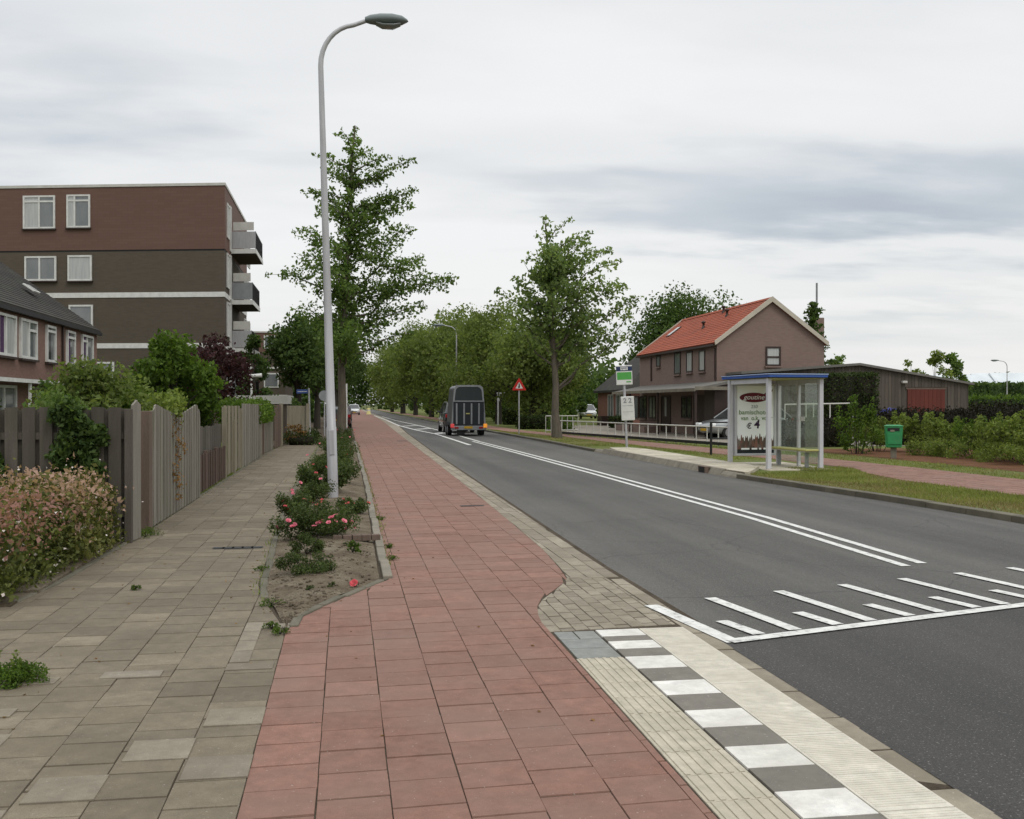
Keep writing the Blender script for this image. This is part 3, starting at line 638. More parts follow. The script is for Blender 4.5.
# ================================================================== STREET LAMPS
def lamp(label, x, y, h, reach, side, rz=0.0, z=0.0, base_r=.095, lean=0.0, big=True):
    """tapered steel column, bent over to one side with a flat lantern"""
    t = thing('street_lamp', label, 'street lamp', (x, y, z), rz, 'street lamps along the road'); s = side
    t.rotation_euler = (0, lean, rz)
    hb = h - .75
    pts = [(0, 0, 0), (0, 0, 1.2), (0, 0, 1.21), (0, 0, hb * .5), (0, 0, hb)]; rr = [base_r, base_r, base_r * .92, base_r * .74, base_r * .52]
    for k in range(1, 9):
        an = k / 8 * R(84); pts.append((s * .62 * (1 - math.cos(an)), 0, hb + .70 * math.sin(an))); rr.append(base_r * (.52 - .01 * k))
    ex = s * reach * .52; pts.append((ex, 0, h + .02)); rr.append(base_r * .42)
    a = MB(); a.tube(pts, rr, 14); a.build('pole', 'galv', t)
    if big:
        a = MB(); a.box((0, -base_r * 1.0, .95), (.09, .02, .42), 0, .008); a.build('hatch', 'galv', t)
    L_ = reach * .50; a = MB(); rings = []
    for k, (q, w, zt, zb) in enumerate(((0, .05, .05, -.04), (.12, .10, .085, -.06), (.35, .15, .11, -.075), (.62, .165, .11, -.08), (.85, .12, .085, -.06), (.97, .05, .03, -.02), (1.0, .015, .0, -.01))):
        c = []
        for j in range(14):
            an = 2 * math.pi * j / 14; sn = math.sin(an)
            c.append((ex + s * L_ * q, w * math.cos(an), h + .04 + (zt * sn if sn > 0 else -zb * sn)))
        rings.append(c)
    a.loft(rings, sm=True); hd = a.build('lamp_head', 'lamp_grey', t, True)
    a = MB(); rings = []
    for q, w, zb in ((.25, .09, -.05), (.4, .12, -.095), (.65, .13, -.10), (.82, .08, -.055)):
        rings.append([(ex + s * L_ * q, w * math.cos(2 * math.pi * j / 10), h + .04 + zb + .03 * math.sin(2 * math.pi * j / 10)) for j in range(10)])
    a.loft(rings, sm=True); a.build('lens', 'lamp_lens', hd, True)
    return t
lamp('tall grey street lamp standing in the rose bed with its lantern over the cycle path', -.21, 17.67, 7.98, 1.45, 1, 0, .02, .084, R(-1.6))
lamp('distant pale street lamp at the right verge with its arm reaching left over the road', at_y(456.5, 85), 85, 8.0, 1.9, -1, 0, VZ, .09, 0, False)
lamp('distant street lamp beside the far greenhouses', at_y(1007, 112), 112, 6.7, 2.1, -1, 0, VZ, .085, 0, False)

# ================================================================== PLANTING BED
def rose_flower(mb, c, r, rng):
    """a double bloom: a tight heart with two rings of cupped petals"""
    c = Vector(c); up = Vector((rng.normal() * .5, rng.normal() * .5 - .35, 1)).normalized()
    a = up.orthogonal().normalized(); b = up.cross(a)
    for ringn, rr, hh, off in ((5, r, .25, 0), (4, r * .66, .6, .5), (3, r * .35, .85, .2)):
        for k in range(ringn):
            an = 2 * math.pi * (k + off) / ringn; d = a * math.cos(an) + b * math.sin(an); tn = up.cross(d)
            p0 = c + d * rr * .15; p1 = c + d * rr * .8 + tn * rr * .62 + up * rr * hh; p2 = c + d * rr * 1.1 + up * rr * (hh + .12); p3 = c + d * rr * .8 - tn * rr * .62 + up * rr * hh
            mb.add([p0, p1, p2, p3], [(0, 1, 2, 3)])
def rose_bush(label, x, y, w, h, nl, nf, flower='petal_pink', seed=1, front=False):
    rng = np.random.default_rng(seed)
    t = thing('rose_bush', label, 'rose bush', (x, y, .03), 0, 'low shrubs in the planting bed')
    cs, rs = [], []; st = MB()
    for k in range(10):
        an, q = rng.uniform(0, 6.28), rng.uniform(.1, 1) ** .6; tip = (w / 2 * q * math.cos(an), w / 2 * q * math.sin(an) * 1.15, h * rng.uniform(.45, .95) * (1 - .25 * q))
        st.tube([(tip[0] * .15, tip[1] * .15, 0), (tip[0] * .6, tip[1] * .6, tip[2] * .6), tip], [.006, .004, .002], 5, False)
        for f in (.55, .8, 1.0): cs.append((tip[0] * f, tip[1] * f, max(.04, tip[2] * f))); rs.append(.13 * w * rng.uniform(.8, 1.3))
    P = balls(cs, rs, int(nl * 2.2), rng, .2); P[:, 2] = np.abs(P[:, 2])
    st.build('stem', 'bark_dark', t); foliage('leaves', P, .032 if y < 17 else .05, 'leaf_rose', t, rng, .5)
    for k in range(nf):
        fl = MB(); an = rng.uniform(-3.3, .2) if front else rng.uniform(0, 6.28); q = rng.uniform(.35, 1.02)
        rose_flower(fl, (w / 2 * q * math.cos(an), w / 2 * q * math.sin(an) * 1.1, h * (rng.uniform(.3, .72) if front else rng.uniform(.35, .95))), rng.uniform(.024, .036), rng); fl.build('bloom', flower, t)
    return t
rose_bush('pink rose bush nearest the camera at the open end of the bed', -.34, 12.4, .92, .40, 2600, 17, 'petal_pink', 1, True)
rose_bush('rose bush with red-pink blooms on the footpath side of the bed', -.62, 14.2, .62, .44, 1500, 7, 'petal_red', 2, True)
rose_bush('rose bush at the foot of the tall street lamp', .10, 15.3, .55, .20, 1500, 4, 'petal_red', 3)
rose_bush('rose bush just behind the foot of the tall lamp', -.32, 18.6, 1.0, .50, 1900, 4, 'petal_red', 4)
for i, (y, w, h, nf) in enumerate(((16.6, .8, .45, 4), (21, 1.05, .5, 4), (23.6, 1.1, .5, 3), (26.6, 1.15, .55, 3), (29.8, 1.15, .55, 2), (33, 1.15, .6, 3), (36.5, 1.15, .6, 5), (40, 1.15, .65, 6), (43.6, 1.1, .65, 5))):
    rose_bush(['low rose bush on the left edge of the bed beside the lamp', 'red-flowered rose bush in the middle of the long bed, second beyond the lamp', 'rose bush in the long bed, third beyond the lamp', 'rose bush in the long bed, fourth beyond the lamp', 'rose bush halfway between the lamp and the young tree', 'rose bush in the long bed, sixth beyond the lamp', 'rose bush in the long bed nearing the young tree', 'rose bush in front of the young tree trunk', 'tall rose bush at the foot of the young tree trunk'][i],
              -.55 if i == 0 else -.3 + .1 * math.sin(i * 2), y, w, h, 1300 if i < 4 else 900, nf, 'petal_red' if i % 2 else 'petal_pink', 20 + i)
def low_plant(label, x, y, w, h, nl, mat_, seed, name='ground_plant', cat='plant', s=.03, z=.03, group=None):
    rng = np.random.default_rng(seed); t = thing(name, label, cat, (x, y, z), 0, group)
    cs, rs = crown_clumps(rng, 0, h, w / 2, w / 2, 16, 1, .3, .55)
    rs = [w * rng.uniform(.11, .2) for _ in cs]
    P = balls(cs, rs, nl, rng, .2, .7); P[:, 2] = np.abs(P[:, 2]); foliage('leaves', P, s, mat_, t, rng, .6)
    st = MB()
    for k in range(6):
        an = rng.uniform(0, 6.28); st.tube([(0, 0, 0), (w * .2 * math.cos(an), w * .2 * math.sin(an), h * .5), (w * .36 * math.cos(an), w * .36 * math.sin(an), h * .85)], [.004, .003, .002], 4, False)
    st.build('stems', 'bark_dark', t); return t
low_plant('grey-green seedling clump on the bare soil nearest the path corner', -.36, 9.75, .50, .20, 3200, 'leaf_rose', 41, s=.02)
low_plant('smaller green clump between the bare soil and the pink roses', -.40, 11.05, .40, .22, 2400, 'leaf_rose', 42, s=.02)
low_plant('little yellow-green seedling on the bare soil near the kerb', .07, 11.1, .16, .16, 160, 'leaf_bright', 43)
for i, (px, py, w, lb) in enumerate(((271, 606, .22, 'small weed at the soil edge beside the footpath'), (280, 634, .14, 'weed in the pointed tip of the planting bed'), (272, 629, .12, 'tiny weed between footpath stones near the bed tip'), (262, 571, .14, 'weed growing from the left edging of the bed'), (392, 560, .14, 'weed against the kerb on the cycle path side'), (389, 548, .12, 'second weed along the cycle path kerb'), (380, 520, .16, 'weed further up the cycle path kerb'), (145, 537, .42, 'grass tuft at the foot of the corner fence post'), (135, 590, .1, 'lone weed in the footpath beside the blushed hedge'))):
    p = gp(px, py); low_plant(lb, p.x, p.y, w, .05 if i != 7 else .10, 260 if i != 7 else 1600, 'leaf_bright', 50 + i, 'weed', 'weed', .013, 0, 'weeds in the paving')
p = gp(14, 684); t = low_plant('dark green weed tuft with feathery stalks on the footpath at the left edge', p.x - .06, p.y, .46, .09, 3600, 'leaf_bright', 60, 'weed', 'weed', .018, 0, 'weeds in the paving')
P = []
rng = np.random.default_rng(61)
for k in range(9):
    bx, by = rng.uniform(-.2, .12), rng.uniform(-.05, .1); hx = rng.uniform(-.02, .08); hh = rng.uniform(.12, .2)
    for f in np.linspace(.3, 1, 14): P.append((bx + hx * f + rng.normal() * .007, by + rng.normal() * .007, hh * f))
foliage('foliage', P, .024, 'leaf_olive', t, rng)
fl = MB(); rose_flower(fl, (0, 0, .02), .036, np.random.default_rng(5)); rose_flower(fl, (.02, .02, .02), .024, np.random.default_rng(6))
o = fl.build('fallen_rose', 'petal_red'); o.location = (*gp(354, 588).xy, .02); tag(o, 'single red rose bloom lying on the bare soil by the kerb', 'flower')
t = thing('edging_brick', 'short row of weathered bricks lying across the bed before the roses', 'brick row', (.12, 12.15, .03), .06)
for k in range(5):
    a = MB(); a.box((-.22 + k * .11, 0, .03), (.1, .09, .07), rnd.uniform(-.08, .08), .006); a.build('brick', 'wood_brown', t)
rng = np.random.default_rng(66)
for i in range(7):
    y = rng.uniform(8.6, 11.9); x = interp(PLANT_L, y) + (interp(PLANT_R, y) - interp(PLANT_L, y)) * rng.uniform(.2, .92)
    low_plant('tiny seedling on the bare soil at the open end of the planting bed', x, y, rng.uniform(.06, .13), .05, 110, 'leaf_rose', 610 + i, 'seedling', 'seedling', .014, .03, 'seedlings on the bare soil')
# pebbles and clods scattered over the bare soil
mbp = MB()
for k in range(520):
    y = rnd.uniform(7.8, 12.6); x = interp(PLANT_L, y) + (interp(PLANT_R, y) - interp(PLANT_L, y)) * rnd.uniform(.04, .96); s_ = rnd.uniform(.006, .022)
    tt = (x - interp(PLANT_L, y)) / max(.05, interp(PLANT_R, y) - interp(PLANT_L, y)); zz = .005 + .05 * math.sin(math.pi * tt) * min(1, (y - 7.4) / 2)
    mbp.box((x, y, zz + s_ * .2), (s_ * 1.5, s_ * 1.1, s_ * .9), rnd.uniform(0, 3), s_ * .25)
tag(mbp.build('soil_crumbs', 'soil'), 'clods and pebbles on the bare soil', None, None, 'stuff')

# ================================================================== BLUSHED HEDGE (left foreground)
def shrub_row(label, name, x0, x1, y0, y1, z1, n, mat_, s, seed, rough=.06, core='leaf_brown', z0=.0, cat='hedge', group=None):
    rng = np.random.default_rng(seed); cx, cy = (x0 + x1) / 2, (y0 + y1) / 2
    t = thing(name, label, cat, (cx, cy, z0), 0, group)
    b = (x0 - cx, x1 - cx, y0 - cy, y1 - cy)
    P = hedge_pts(*b, .02, z1, n, rng, rough); P[:, 2] = np.maximum(P[:, 2], .01)
    foliage('leaves', P, s, [mat_, core], t, rng, .3, hedge_core(*b, 0, z1, .05 + rough))
    if mat_ in ('leaf_pinkish', 'leaf_shrub'): foliage('blossom', hedge_pts(*b, .05, z1, 420, rng, rough * 1.2), .03, 'petal_white', t, rng, .3, None, .9)
    return t
shrub_row('blushed pink and green clipped shrub in front of the corner fence post', 'flowering_hedge', -4.3, -2.62, 10.75, 12.35, .68, 14500, 'leaf_pinkish', .055, 71, .085, 'leaf_rose', .02)
shrub_row('low green shrub with reddish tips at the left edge beside the footpath', 'flowering_hedge', -4.6, -2.70, 8.70, 10.7, .62, 16000, 'leaf_shrub', .048, 72, .08, 'leaf_rose', .02)
shrub_row('taller yellow-green shrub behind the blushed hedge against the dark fence', 'flowering_hedge', -5.6, -4.0, 11.2, 12.35, .80, 9000, 'leaf_olive', .05, 73, .08, 'leaf_rose', .02)

# ================================================================== FENCES
def fence_panel(mb, x0, y0, x1, y1, zb, top, bw, gap=.006, th=.02, alt=0.0, jag=.01):
    """vertical boards from one end to the other; top(t) gives each board's height"""
    L_ = math.hypot(x1 - x0, y1 - y0); n = max(1, int(round(L_ / bw))); a = math.atan2(y1 - y0, x1 - x0); nx, ny = -math.sin(a), math.cos(a)
    for i in range(n):
        t0, t1 = i / n, (i + 1) / n; tm = (t0 + t1) / 2; o = alt * (1 if i % 2 else -1) / 2
        w = L_ / n - gap; h0, h1 = top(t0 + .001), top(t1 - .001); j = rnd.uniform(-jag, jag); cx, cy = x0 + (x1 - x0) * tm + nx * o, y0 + (y1 - y0) * tm + ny * o
        dx, dy = math.cos(a) * w / 2, math.sin(a) * w / 2; tx, ty = nx * th / 2, ny * th / 2
        q = [(cx - dx - tx, cy - dy - ty), (cx + dx - tx, cy + dy - ty), (cx + dx + tx, cy + dy + ty), (cx - dx + tx, cy - dy + ty)]
        vs = [(*p, zb) for p in q] + [(*q[0], h0 + j), (*q[1], h1 + j), (*q[2], h1 + j), (*q[3], h0 + j)]
        mb.add(vs, [(0, 3, 2, 1), (4, 5, 6, 7), (0, 1, 5, 4), (1, 2, 6, 5), (2, 3, 7, 6), (3, 0, 4, 7)])
def post(mb, x, y, h, w=.09, cap=True):
    mb.b2(x - w / 2, x + w / 2, y - w / 2, y + w / 2, -.1, h, .006)
GF = 'wooden garden fences on the left'
t = thing('board_fence', 'dark grey fence of alternating upright boards facing the hedge at the left edge', 'fence', (-2.46, 12.6, 0), 0, GF)
a = MB(); fence_panel(a, -7.2, -.03, -.08, -.03, .05, lambda q: 1.57 + .01 * math.sin(q * 30), .188, .05, .02, .0, .008); fence_panel(a, -7.2, .03, -.08, .03, .06, lambda q: 1.55, .107, .004, .018, .0, .012)
a.build('board_panel', 'wood_grey', t)
a = MB(); a.b2(-7.2, -.08, -.019, .019, .3, .38); a.b2(-7.2, -.08, -.019, .019, 1.2, 1.28); a.build('rail', 'wood_grey', t)
for x in (-5.6, -3.8, -2.0): a = MB(); post(a, x, .07, 1.58); a.build('post', 'wood_grey', t)
rng = np.random.default_rng(81)
def ivy(label, pts, n, s, mat_, seed, sq=1.0, r=(.12, .26)):
    rng = np.random.default_rng(seed); pts = np.asarray(pts, float)
    P = balls(pts, rng.uniform(r[0], r[1], len(pts)), n, rng, .1); c = pts.mean(0)
    o = foliage('ivy', P - c, s, mat_, None, rng, .2); o.location = c; return tag(o, label, 'climbing plant')
ivy('dark ivy hanging down the alternating board fence beside the corner post', [(-3.12 + .08 * math.sin(k), 12.48, 1.55 - k * .11) for k in range(8)] + [(-3.2 + k * .09, 12.50, 1.5 - .06 * k) for k in range(6)] + [(-4.0 + .05 * k, 12.5, 1.1 - .12 * k) for k in range(3)] + [(-2.95 + .03 * k, 12.5, 1.15 - .1 * k) for k in range(5)], 3200, .07, 'leaf_dark', 82, 1, (.07, .15))
t = thing('fence_post', 'pale split corner post between the dark boards and the arched panel', 'post', (-2.42, 12.86, 0), 0)
a = MB(); fence_panel(a, -.05, -.22, .01, .06, .02, lambda q: 1.60 + .06 * math.sin(math.pi * q), .135, .014, .025, .02, .01); a.build('board', 'wood_pale', t)
a = MB(); post(a, -.06, -.3, 1.55, .08); a.build('post', 'wood_grey', t)
arch = lambda q: (1.38 + .22 * math.sin(math.pi / 2 * q / .12)) if q < .12 else ((1.38 + .22 * math.sin(math.pi / 2 * (1 - q) / .12)) if q > .88 else 1.60 - .13 * math.sin(math.pi * (q - .12) / .76))
t = thing('arched_fence', 'silvery fence panel with round-shouldered top beside the footpath', 'fence', (-2.47, 13.75, 0), 0, GF)
a = MB(); fence_panel(a, 0, 0, 0.0, 4.7, .03, arch, .132, .006, .018, .012, .004); a.build('board_panel', 'wood_pale', t)
a = MB(); post(a, -.03, -.24, 1.52, .20); a.build('post', 'wood_brown', t)
a = MB(); post(a, -.06, 4.80, 1.35); a.build('post', 'wood_pale', t)
a = MB(); a.b2(-.06, -.02, 0, 4.7, .35, .43); a.b2(-.06, -.02, 0, 4.7, 1.1, 1.18); a.build('rail', 'wood_pale', t)
ivy('thin brown creeper climbing the middle of the arched fence panel', [(-2.43, 15.7 + .22 * math.sin(k * 1.3), .25 + k * .115) for k in range(11)], 260, .045, 'leaf_autumn', 83, 1, (.05, .16))
ivy('yellow-green vine spilling over the dip of the arched fence', [(-2.62 + rng.normal() * .1, 15.4 + k * .16, 1.53 + .10 * rng.normal()) for k in range(8)], 900, .075, 'leaf_olive', 84, 1, (.08, .2))
t = thing('low_fence', 'low fence with grey upper boards and red-brown lower boards under the leafy bush', 'fence', (-2.60, 18.75, 0), 0, GF)
a = MB(); fence_panel(a, .02, 0, .02, 4.3, .03, lambda q: .70, .19, .008, .02, .02, .02); a.build('lower_boards', 'wood_red', t)
a = MB(); fence_panel(a, -.06, 0, -.06, 4.3, .60, lambda q: 1.18, .36, .03, .02, .0, .02); a.build('upper_boards', 'wood_grey', t)
for y in (1.4, 2.9): a = MB(); post(a, -.0, y, .74, .07); a.build('post', 'wood_brown', t)
t = thing('plank_fence', 'tall tan plank fence with stepped panels beyond the leafy bush', 'fence', (-2.62, 23.2, 0), 0, GF)
a = MB(); fence_panel(a, 0, 0, 0, 3.3, .03, lambda q: 1.57, .36, .02, .022, .03, .012); a.build('board_panel', 'wood_tan', t)
a = MB(); fence_panel(a, .05, 3.5, .05, 9.2, .03, lambda q: 1.62 - .02 * q, .30, .012, .022, .015, .010); a.build('board_panel', 'wood_pale', t)
for y, h in ((-.08, 1.55), (1.7, 1.25), (3.4, 1.5), (9.3, 1.62)): a = MB(); post(a, .03, y, h, .1); a.build('post', 'wood_tan', t)
t = thing('short_fence', 'short silvery fence under the clipped green hedge, beyond the tall planks', 'fence', (-2.68, 33.0, 0), 0, GF)
a = MB(); fence_panel(a, 0, 0, .12, 4.6, .03, lambda q: 1.0, .2, .012, .02, .02, .02); a.build('board_panel', 'wood_pale', t)
for y in (1.2, 2.6, 4.6): a = MB(); post(a, .04, y, 1.08 if y < 4 else 1.5, .1); a.build('post', 'wood_brown', t)
t = thing('end_fence', 'brown fence with tall post turning away from the footpath at its far end', 'fence', (-2.52, 38.0, 0), 0, GF)
a = MB(); fence_panel(a, 0, 0, .05, 2.8, .03, lambda q: 1.58, .17, .006, .02, .012, .006); a.build('board_panel', 'wood_brown', t)
a = MB(); fence_panel(a, .15, 5.2, .95, 5.25, .03, lambda q: 1.55, .2, .006, .02, .0, .006); a.build('side_panel', 'wood_tan', t)
for x, y in ((.05, 2.95), (.98, 5.2)): a = MB(); post(a, x, y, 1.64, .14); a.build('post', 'wood_tan', t)
shrub_row('small clipped green hedge topping the short silvery fence', 'clipped_hedge', -3.7, -2.55, 31.6, 37.0, .62, 5200, 'leaf_bright', .09, 85, .08, 'leaf_hedge', 1.0)
shrub_row('low dark shrubs at the foot of the street name post', 'clipped_hedge', -2.35, -1.15, 41.5, 44.6, .45, 1700, 'leaf_hedge', .08, 86, .1, 'leaf_brown', 0)
low_plant('rusty orange shrub in front of the far end fence', -2.05, 42.0, .9, .95, 500, 'leaf_autumn', 87, 'rusty_shrub', 'shrub', .09, 0)
# ================================================================== TREES
def tips_tree(name, label, x, y, z, h, r0, tips, n_leaf, s, leaf, bark, seed, group=None, lean=(0, 0), squash=.75, along=.35, trunk_r1=.02, cat='tree', rise=.35, extra_r=1.0):
    """trunk, a limb to every tip (x, y, z, clump radius) and leaves clustered along the outer limbs"""
    rng = np.random.default_rng(seed); t = thing(name, label, cat, (x, y, z), 0, group)
    a = MB(); k = 8
    tp = [Vector((lean[0] * (i / k) ** 1.3, lean[1] * i / k, h * i / k)) + Vector((rng.normal() * .03, rng.normal() * .03, 0)) * (1 if 0 < i < k else 0) for i in range(k + 1)]
    tr = [r0 * 1.35] + [r0 + (trunk_r1 - r0) * (i / k) ** .9 for i in range(1, k + 1)]
    a.tube(tp, tr, 10)
    a.build('trunk', bark, t)
    def on(zz):
        f = min(max(zz / h, 0), 1) * k; i = min(int(f), k - 1); return tp[i].lerp(tp[i + 1], f - i)
    lb = MB(); cs, rs = [], []
    for (tx, ty, tz, cr) in tips:
        d = math.hypot(tx, ty); p0 = on(max(h * .1, tz - rise * d - .1)); p1 = Vector((tx, ty, tz)); bp = branch_path(p0, p1, rng, .06, .1, 6)
        rb = max(.012, min(.055, .018 * d + .01)) * (r0 / .18); lb.tube(bp, [rb * (1 - .85 * i / 5) for i in range(6)], 5, False)
        for q in np.linspace(along, 1, max(3, int(d / .35))):
            f = q * 5; i = min(int(f), 4); c = bp[i].lerp(bp[i + 1], f - i)
            r_ = cr * (1.15 - .55 * abs(q - .55)) * rng.uniform(.7, 1.2) * (1 if q < .95 else .6)
            cs.append(tuple(c + Vector(rng.normal(size=3)) * .12 * cr)); rs.append(r_)
            if rng.uniform() < .7:
                o = Vector(rng.normal(size=3)) * cr * .8; o.z *= .4; o *= min(1, cr * 1.1 / max(.01, o.length)); cs.append(tuple(c + o)); rs.append(r_ * .6)
                lb.tube([c, c + o], [.01, .004], 4, False)
    lb.build('limbs', bark, t)
    P = balls(cs, np.asarray(rs) * extra_r, n_leaf, rng, .15, squash); foliage('crown', P, s, leaf, t, rng, .35); return t
# the young street tree with tiered limbs (left of centre)
side = [(.25, 12.9, .22), (-.35, 12.6, .22), (.4, 12.2, .25), (-.55, 12.75, .18), (1.45, 11.9, .26), (-1.5, 11.85, .24), (2.4, 11.55, .30), (-.9, 11.2, .35), (1.1, 11.1, .4), (-1.95, 10.6, .28), (2.7, 10.65, .34), (1.6, 10.2, .45),
        (2.5, 9.9, .36), (-1.2, 9.7, .45), (1.3, 9.3, .5), (-2.25, 8.7, .42), (2.5, 8.9, .42), (-1.3, 8.2, .55), (2.85, 7.75, .45), (1.5, 8.0, .55), (-2.9, 6.95, .42), (-2.0, 7.5, .5), (4.25, 6.95, .40), (3.0, 7.1, .5), (-2.25, 5.5, .45), (-1.2, 6.3, .6), (2.9, 5.85, .42), (1.7, 6.4, .6), (2.5, 4.6, .36), (1.3, 5.0, .5), (-1.2, 4.9, .5), (.7, 4.2, .45), (-.7, 4.1, .4)]
rng = np.random.default_rng(3)
tips = [(dx + .45, rng.normal() * .45, z_, r_) for dx, z_, r_ in side]
for z_ in np.linspace(3.9, 12.3, 26):
    L_ = 2.6 * (1 - (z_ - 4) / 10.5) * rng.uniform(.6, 1.1); sg = 1 if rng.uniform() < .5 else -1
    tips.append((rng.normal() * .7 + .2, sg * L_, z_, .4 if z_ < 10 else .28))
for z_ in np.linspace(4.0, 13.15, 20): tips.append((rng.normal() * .3 + .62 * z_ / 13.2, rng.normal() * .3, z_, .34 if z_ < 10 else .2 if z_ < 12.4 else .13))
tips_tree('street_tree', 'tall young tree with tiered branches growing at the end of the rose bed', -.24, 43.8, 0, 13.2, .19, tips, 18000, .15, 'leaf_mid', 'bark', 4, 'young street trees', (.62, 0), .75, .22, .03, extra_r=1.25)
# the round-headed tree on the far verge
T2 = gp(557, 438, VZ)
side = [(-.6, 10.2, .35), (-.75, 9.5, .4), (.2, 9.9, .35), (1.35, 9.4, .45), (.5, 9.0, .55), (-.7, 8.7, .55), (2.2, 8.7, .42), (-1.75, 8.0, .42), (2.75, 8.1, .5), (1.2, 8.2, .65), (-.4, 7.7, .7), (-2.0, 7.2, .55), (-2.75, 6.7, .45), (3.3, 7.2, .6), (2.0, 7.1, .7), (.6, 6.9, .75), (4.0, 6.6, .42), (-1.3, 6.3, .75), (-2.4, 5.75, .55), (3.5, 5.8, .6), (2.2, 5.8, .75), (.4, 5.7, .75), (-.8, 5.2, .6), (-1.9, 5.0, .42), (3.3, 4.9, .5), (1.8, 4.8, .55), (2.7, 4.4, .35), (-1.3, 4.6, .35)]
tips = [(dx + .1, rng.normal() * .7, z_, r_) for dx, z_, r_ in side]
for _ in range(26):
    an = rng.uniform(0, 6.28); z_ = rng.uniform(4.9, 9); L_ = 2.7 * math.sqrt(max(.05, 1 - ((z_ - 6.2) / 4.2) ** 2)) * rng.uniform(.6, 1)
    tips.append((L_ * math.cos(an) * .8 + .3, L_ * math.sin(an), z_, rng.uniform(.4, .7)))
tips_tree('street_tree', 'round-headed maple-like tree on the grass verge between warning sign and bus stop sign', T2.x, T2.y, VZ, 9.9, .20, tips, 9500, .19, 'leaf_maple', 'bark', 9, 'young street trees', (-.55, 0), .85, .3, .03, rise=.75, extra_r=.86)

def crown_tree(name, label, x, y, z, h, rx, ry, zlow, nc, nl, s, leaf, seed, group=None, r0=.2, bark='bark_dark', shape=1.0, cat='tree', rr=(.26, .46), proto_only=False):
    rng = np.random.default_rng(seed); t = thing(name, label, cat, (x, y, z), 0, group)
    cs, rs = crown_clumps(rng, zlow, h, rx, ry, nc, shape, *rr)
    a = MB(); a.tube([(0, 0, 0), (.05, 0, h * .3), (0, .05, h * .6), (0, 0, h * .85)], [r0 * 1.3, r0, r0 * .6, r0 * .2], 8); a.build('trunk', bark, t)
    lb = MB()
    for c in cs[::2]:
        lb.tube([(0, 0, max(zlow * .8, c[2] * .55)), tuple(np.asarray(c) * (.5, .5, .85)), c], [r0 * .35, r0 * .2, r0 * .06], 5, False)
    lb.build('limbs', bark, t)
    P = balls(cs, rs, nl, rng, .3, .9); foliage('crown', P, s, leaf, t, rng, .3); return t
# roadside rows that close in on the far end of the road
GR = 'roadside trees closing over the far road'
rowR = [(12.6, 70, 8.0, 'first big roadside tree left of the round-headed tree'), (12.0, 82, 9.6, 'broad roadside tree above the parked horse trailer'), (11.6, 95, 10.4, 'roadside tree behind the distant pale lamp'), (11.2, 110, 11.2, 'roadside tree left of the distant pale lamp'), (10.4, 128, 11.0, 'roadside tree in the middle of the far right row'), (9.9, 150, 11.6, 'second last tall tree of the far right row'), (9.6, 178, 12.2, 'small looking roadside tree near the vanishing road'), (9.4, 215, 13.0, 'last tree of the right row where the road disappears')]
proto = None
for i, (x, y, h, lb) in enumerate(rowR):
    if i < 3: t = crown_tree('roadside_tree', lb, x, y, VZ, h, 3.7, 3.9, 1.1, 66, 13500, .24, 'leaf_wood', 100 + i, GR, .22); proto = proto or t
    else: t = copy_tree([p for p in col.objects if p.parent is None and p.name.startswith('roadside_tree')][i % 3], (x, y, VZ), 1.3 * i, lb, GR, (h / 9.0) if i % 3 else h / 7.6)
rowL = [(-1.9, 70, 7.4, 1.0, 'dark tree directly behind the young tiered street tree'), (-2.7, 60, 6.3, 1, 'dark bushy tree beside the distant apartment block'), (-1.3, 84, 8.6, 1, 'left-hand roadside tree beyond the parked cars'), (-1.2, 106, 9.2, 1, 'left-hand roadside tree further along the red path'), (-1.0, 134, 10.5, 1, 'far left-hand roadside tree over the red path'), (-.9, 170, 12, 1, 'last left-hand tree before the sky gap')]
for i, (x, y, h, k_, lb) in enumerate(rowL):
    if i < 2: tl = crown_tree('dark_roadside_tree', lb, x, y, 0, h, 1.9, 2.5, 2.5, 50, 9000, .20, 'leaf_dark', 120 + i, GR, .18); l0 = tl if i == 0 else l0
    else: copy_tree(l0, (x, y, 0), 1.7 * i, lb, GR, h / 7.4)
# understorey on the right, behind the warning sign
crown_tree('bushy_tree', 'dark dense tree filling the gap behind the red warning sign', 17.0, 92, VZ, 8.0, 5.0, 4, .4, 46, 6000, .36, 'leaf_dark', 131, 'trees behind the right verge')
crown_tree('bushy_tree', 'dark tree between the round-headed tree and the dark-roofed house', 20.5, 104, VZ, 8.4, 5.5, 4, .4, 46, 6000, .38, 'leaf_dark', 132, 'trees behind the right verge')
crown_tree('bushy_tree', 'mid-green tree behind the trailer deep in the roadside wood', 16.5, 125, VZ, 9.5, 6.0, 5, .4, 46, 5200, .44, 'leaf_wood', 133, 'trees behind the right verge')
crown_tree('garden_bush', 'pale green bush beside the white car on the drive', 17.3, 84, VZ, 3.0, 1.5, 1.5, .1, 22, 1500, .24, 'leaf_bright', 134, 'bushes near the drive', .08, cat='bush')
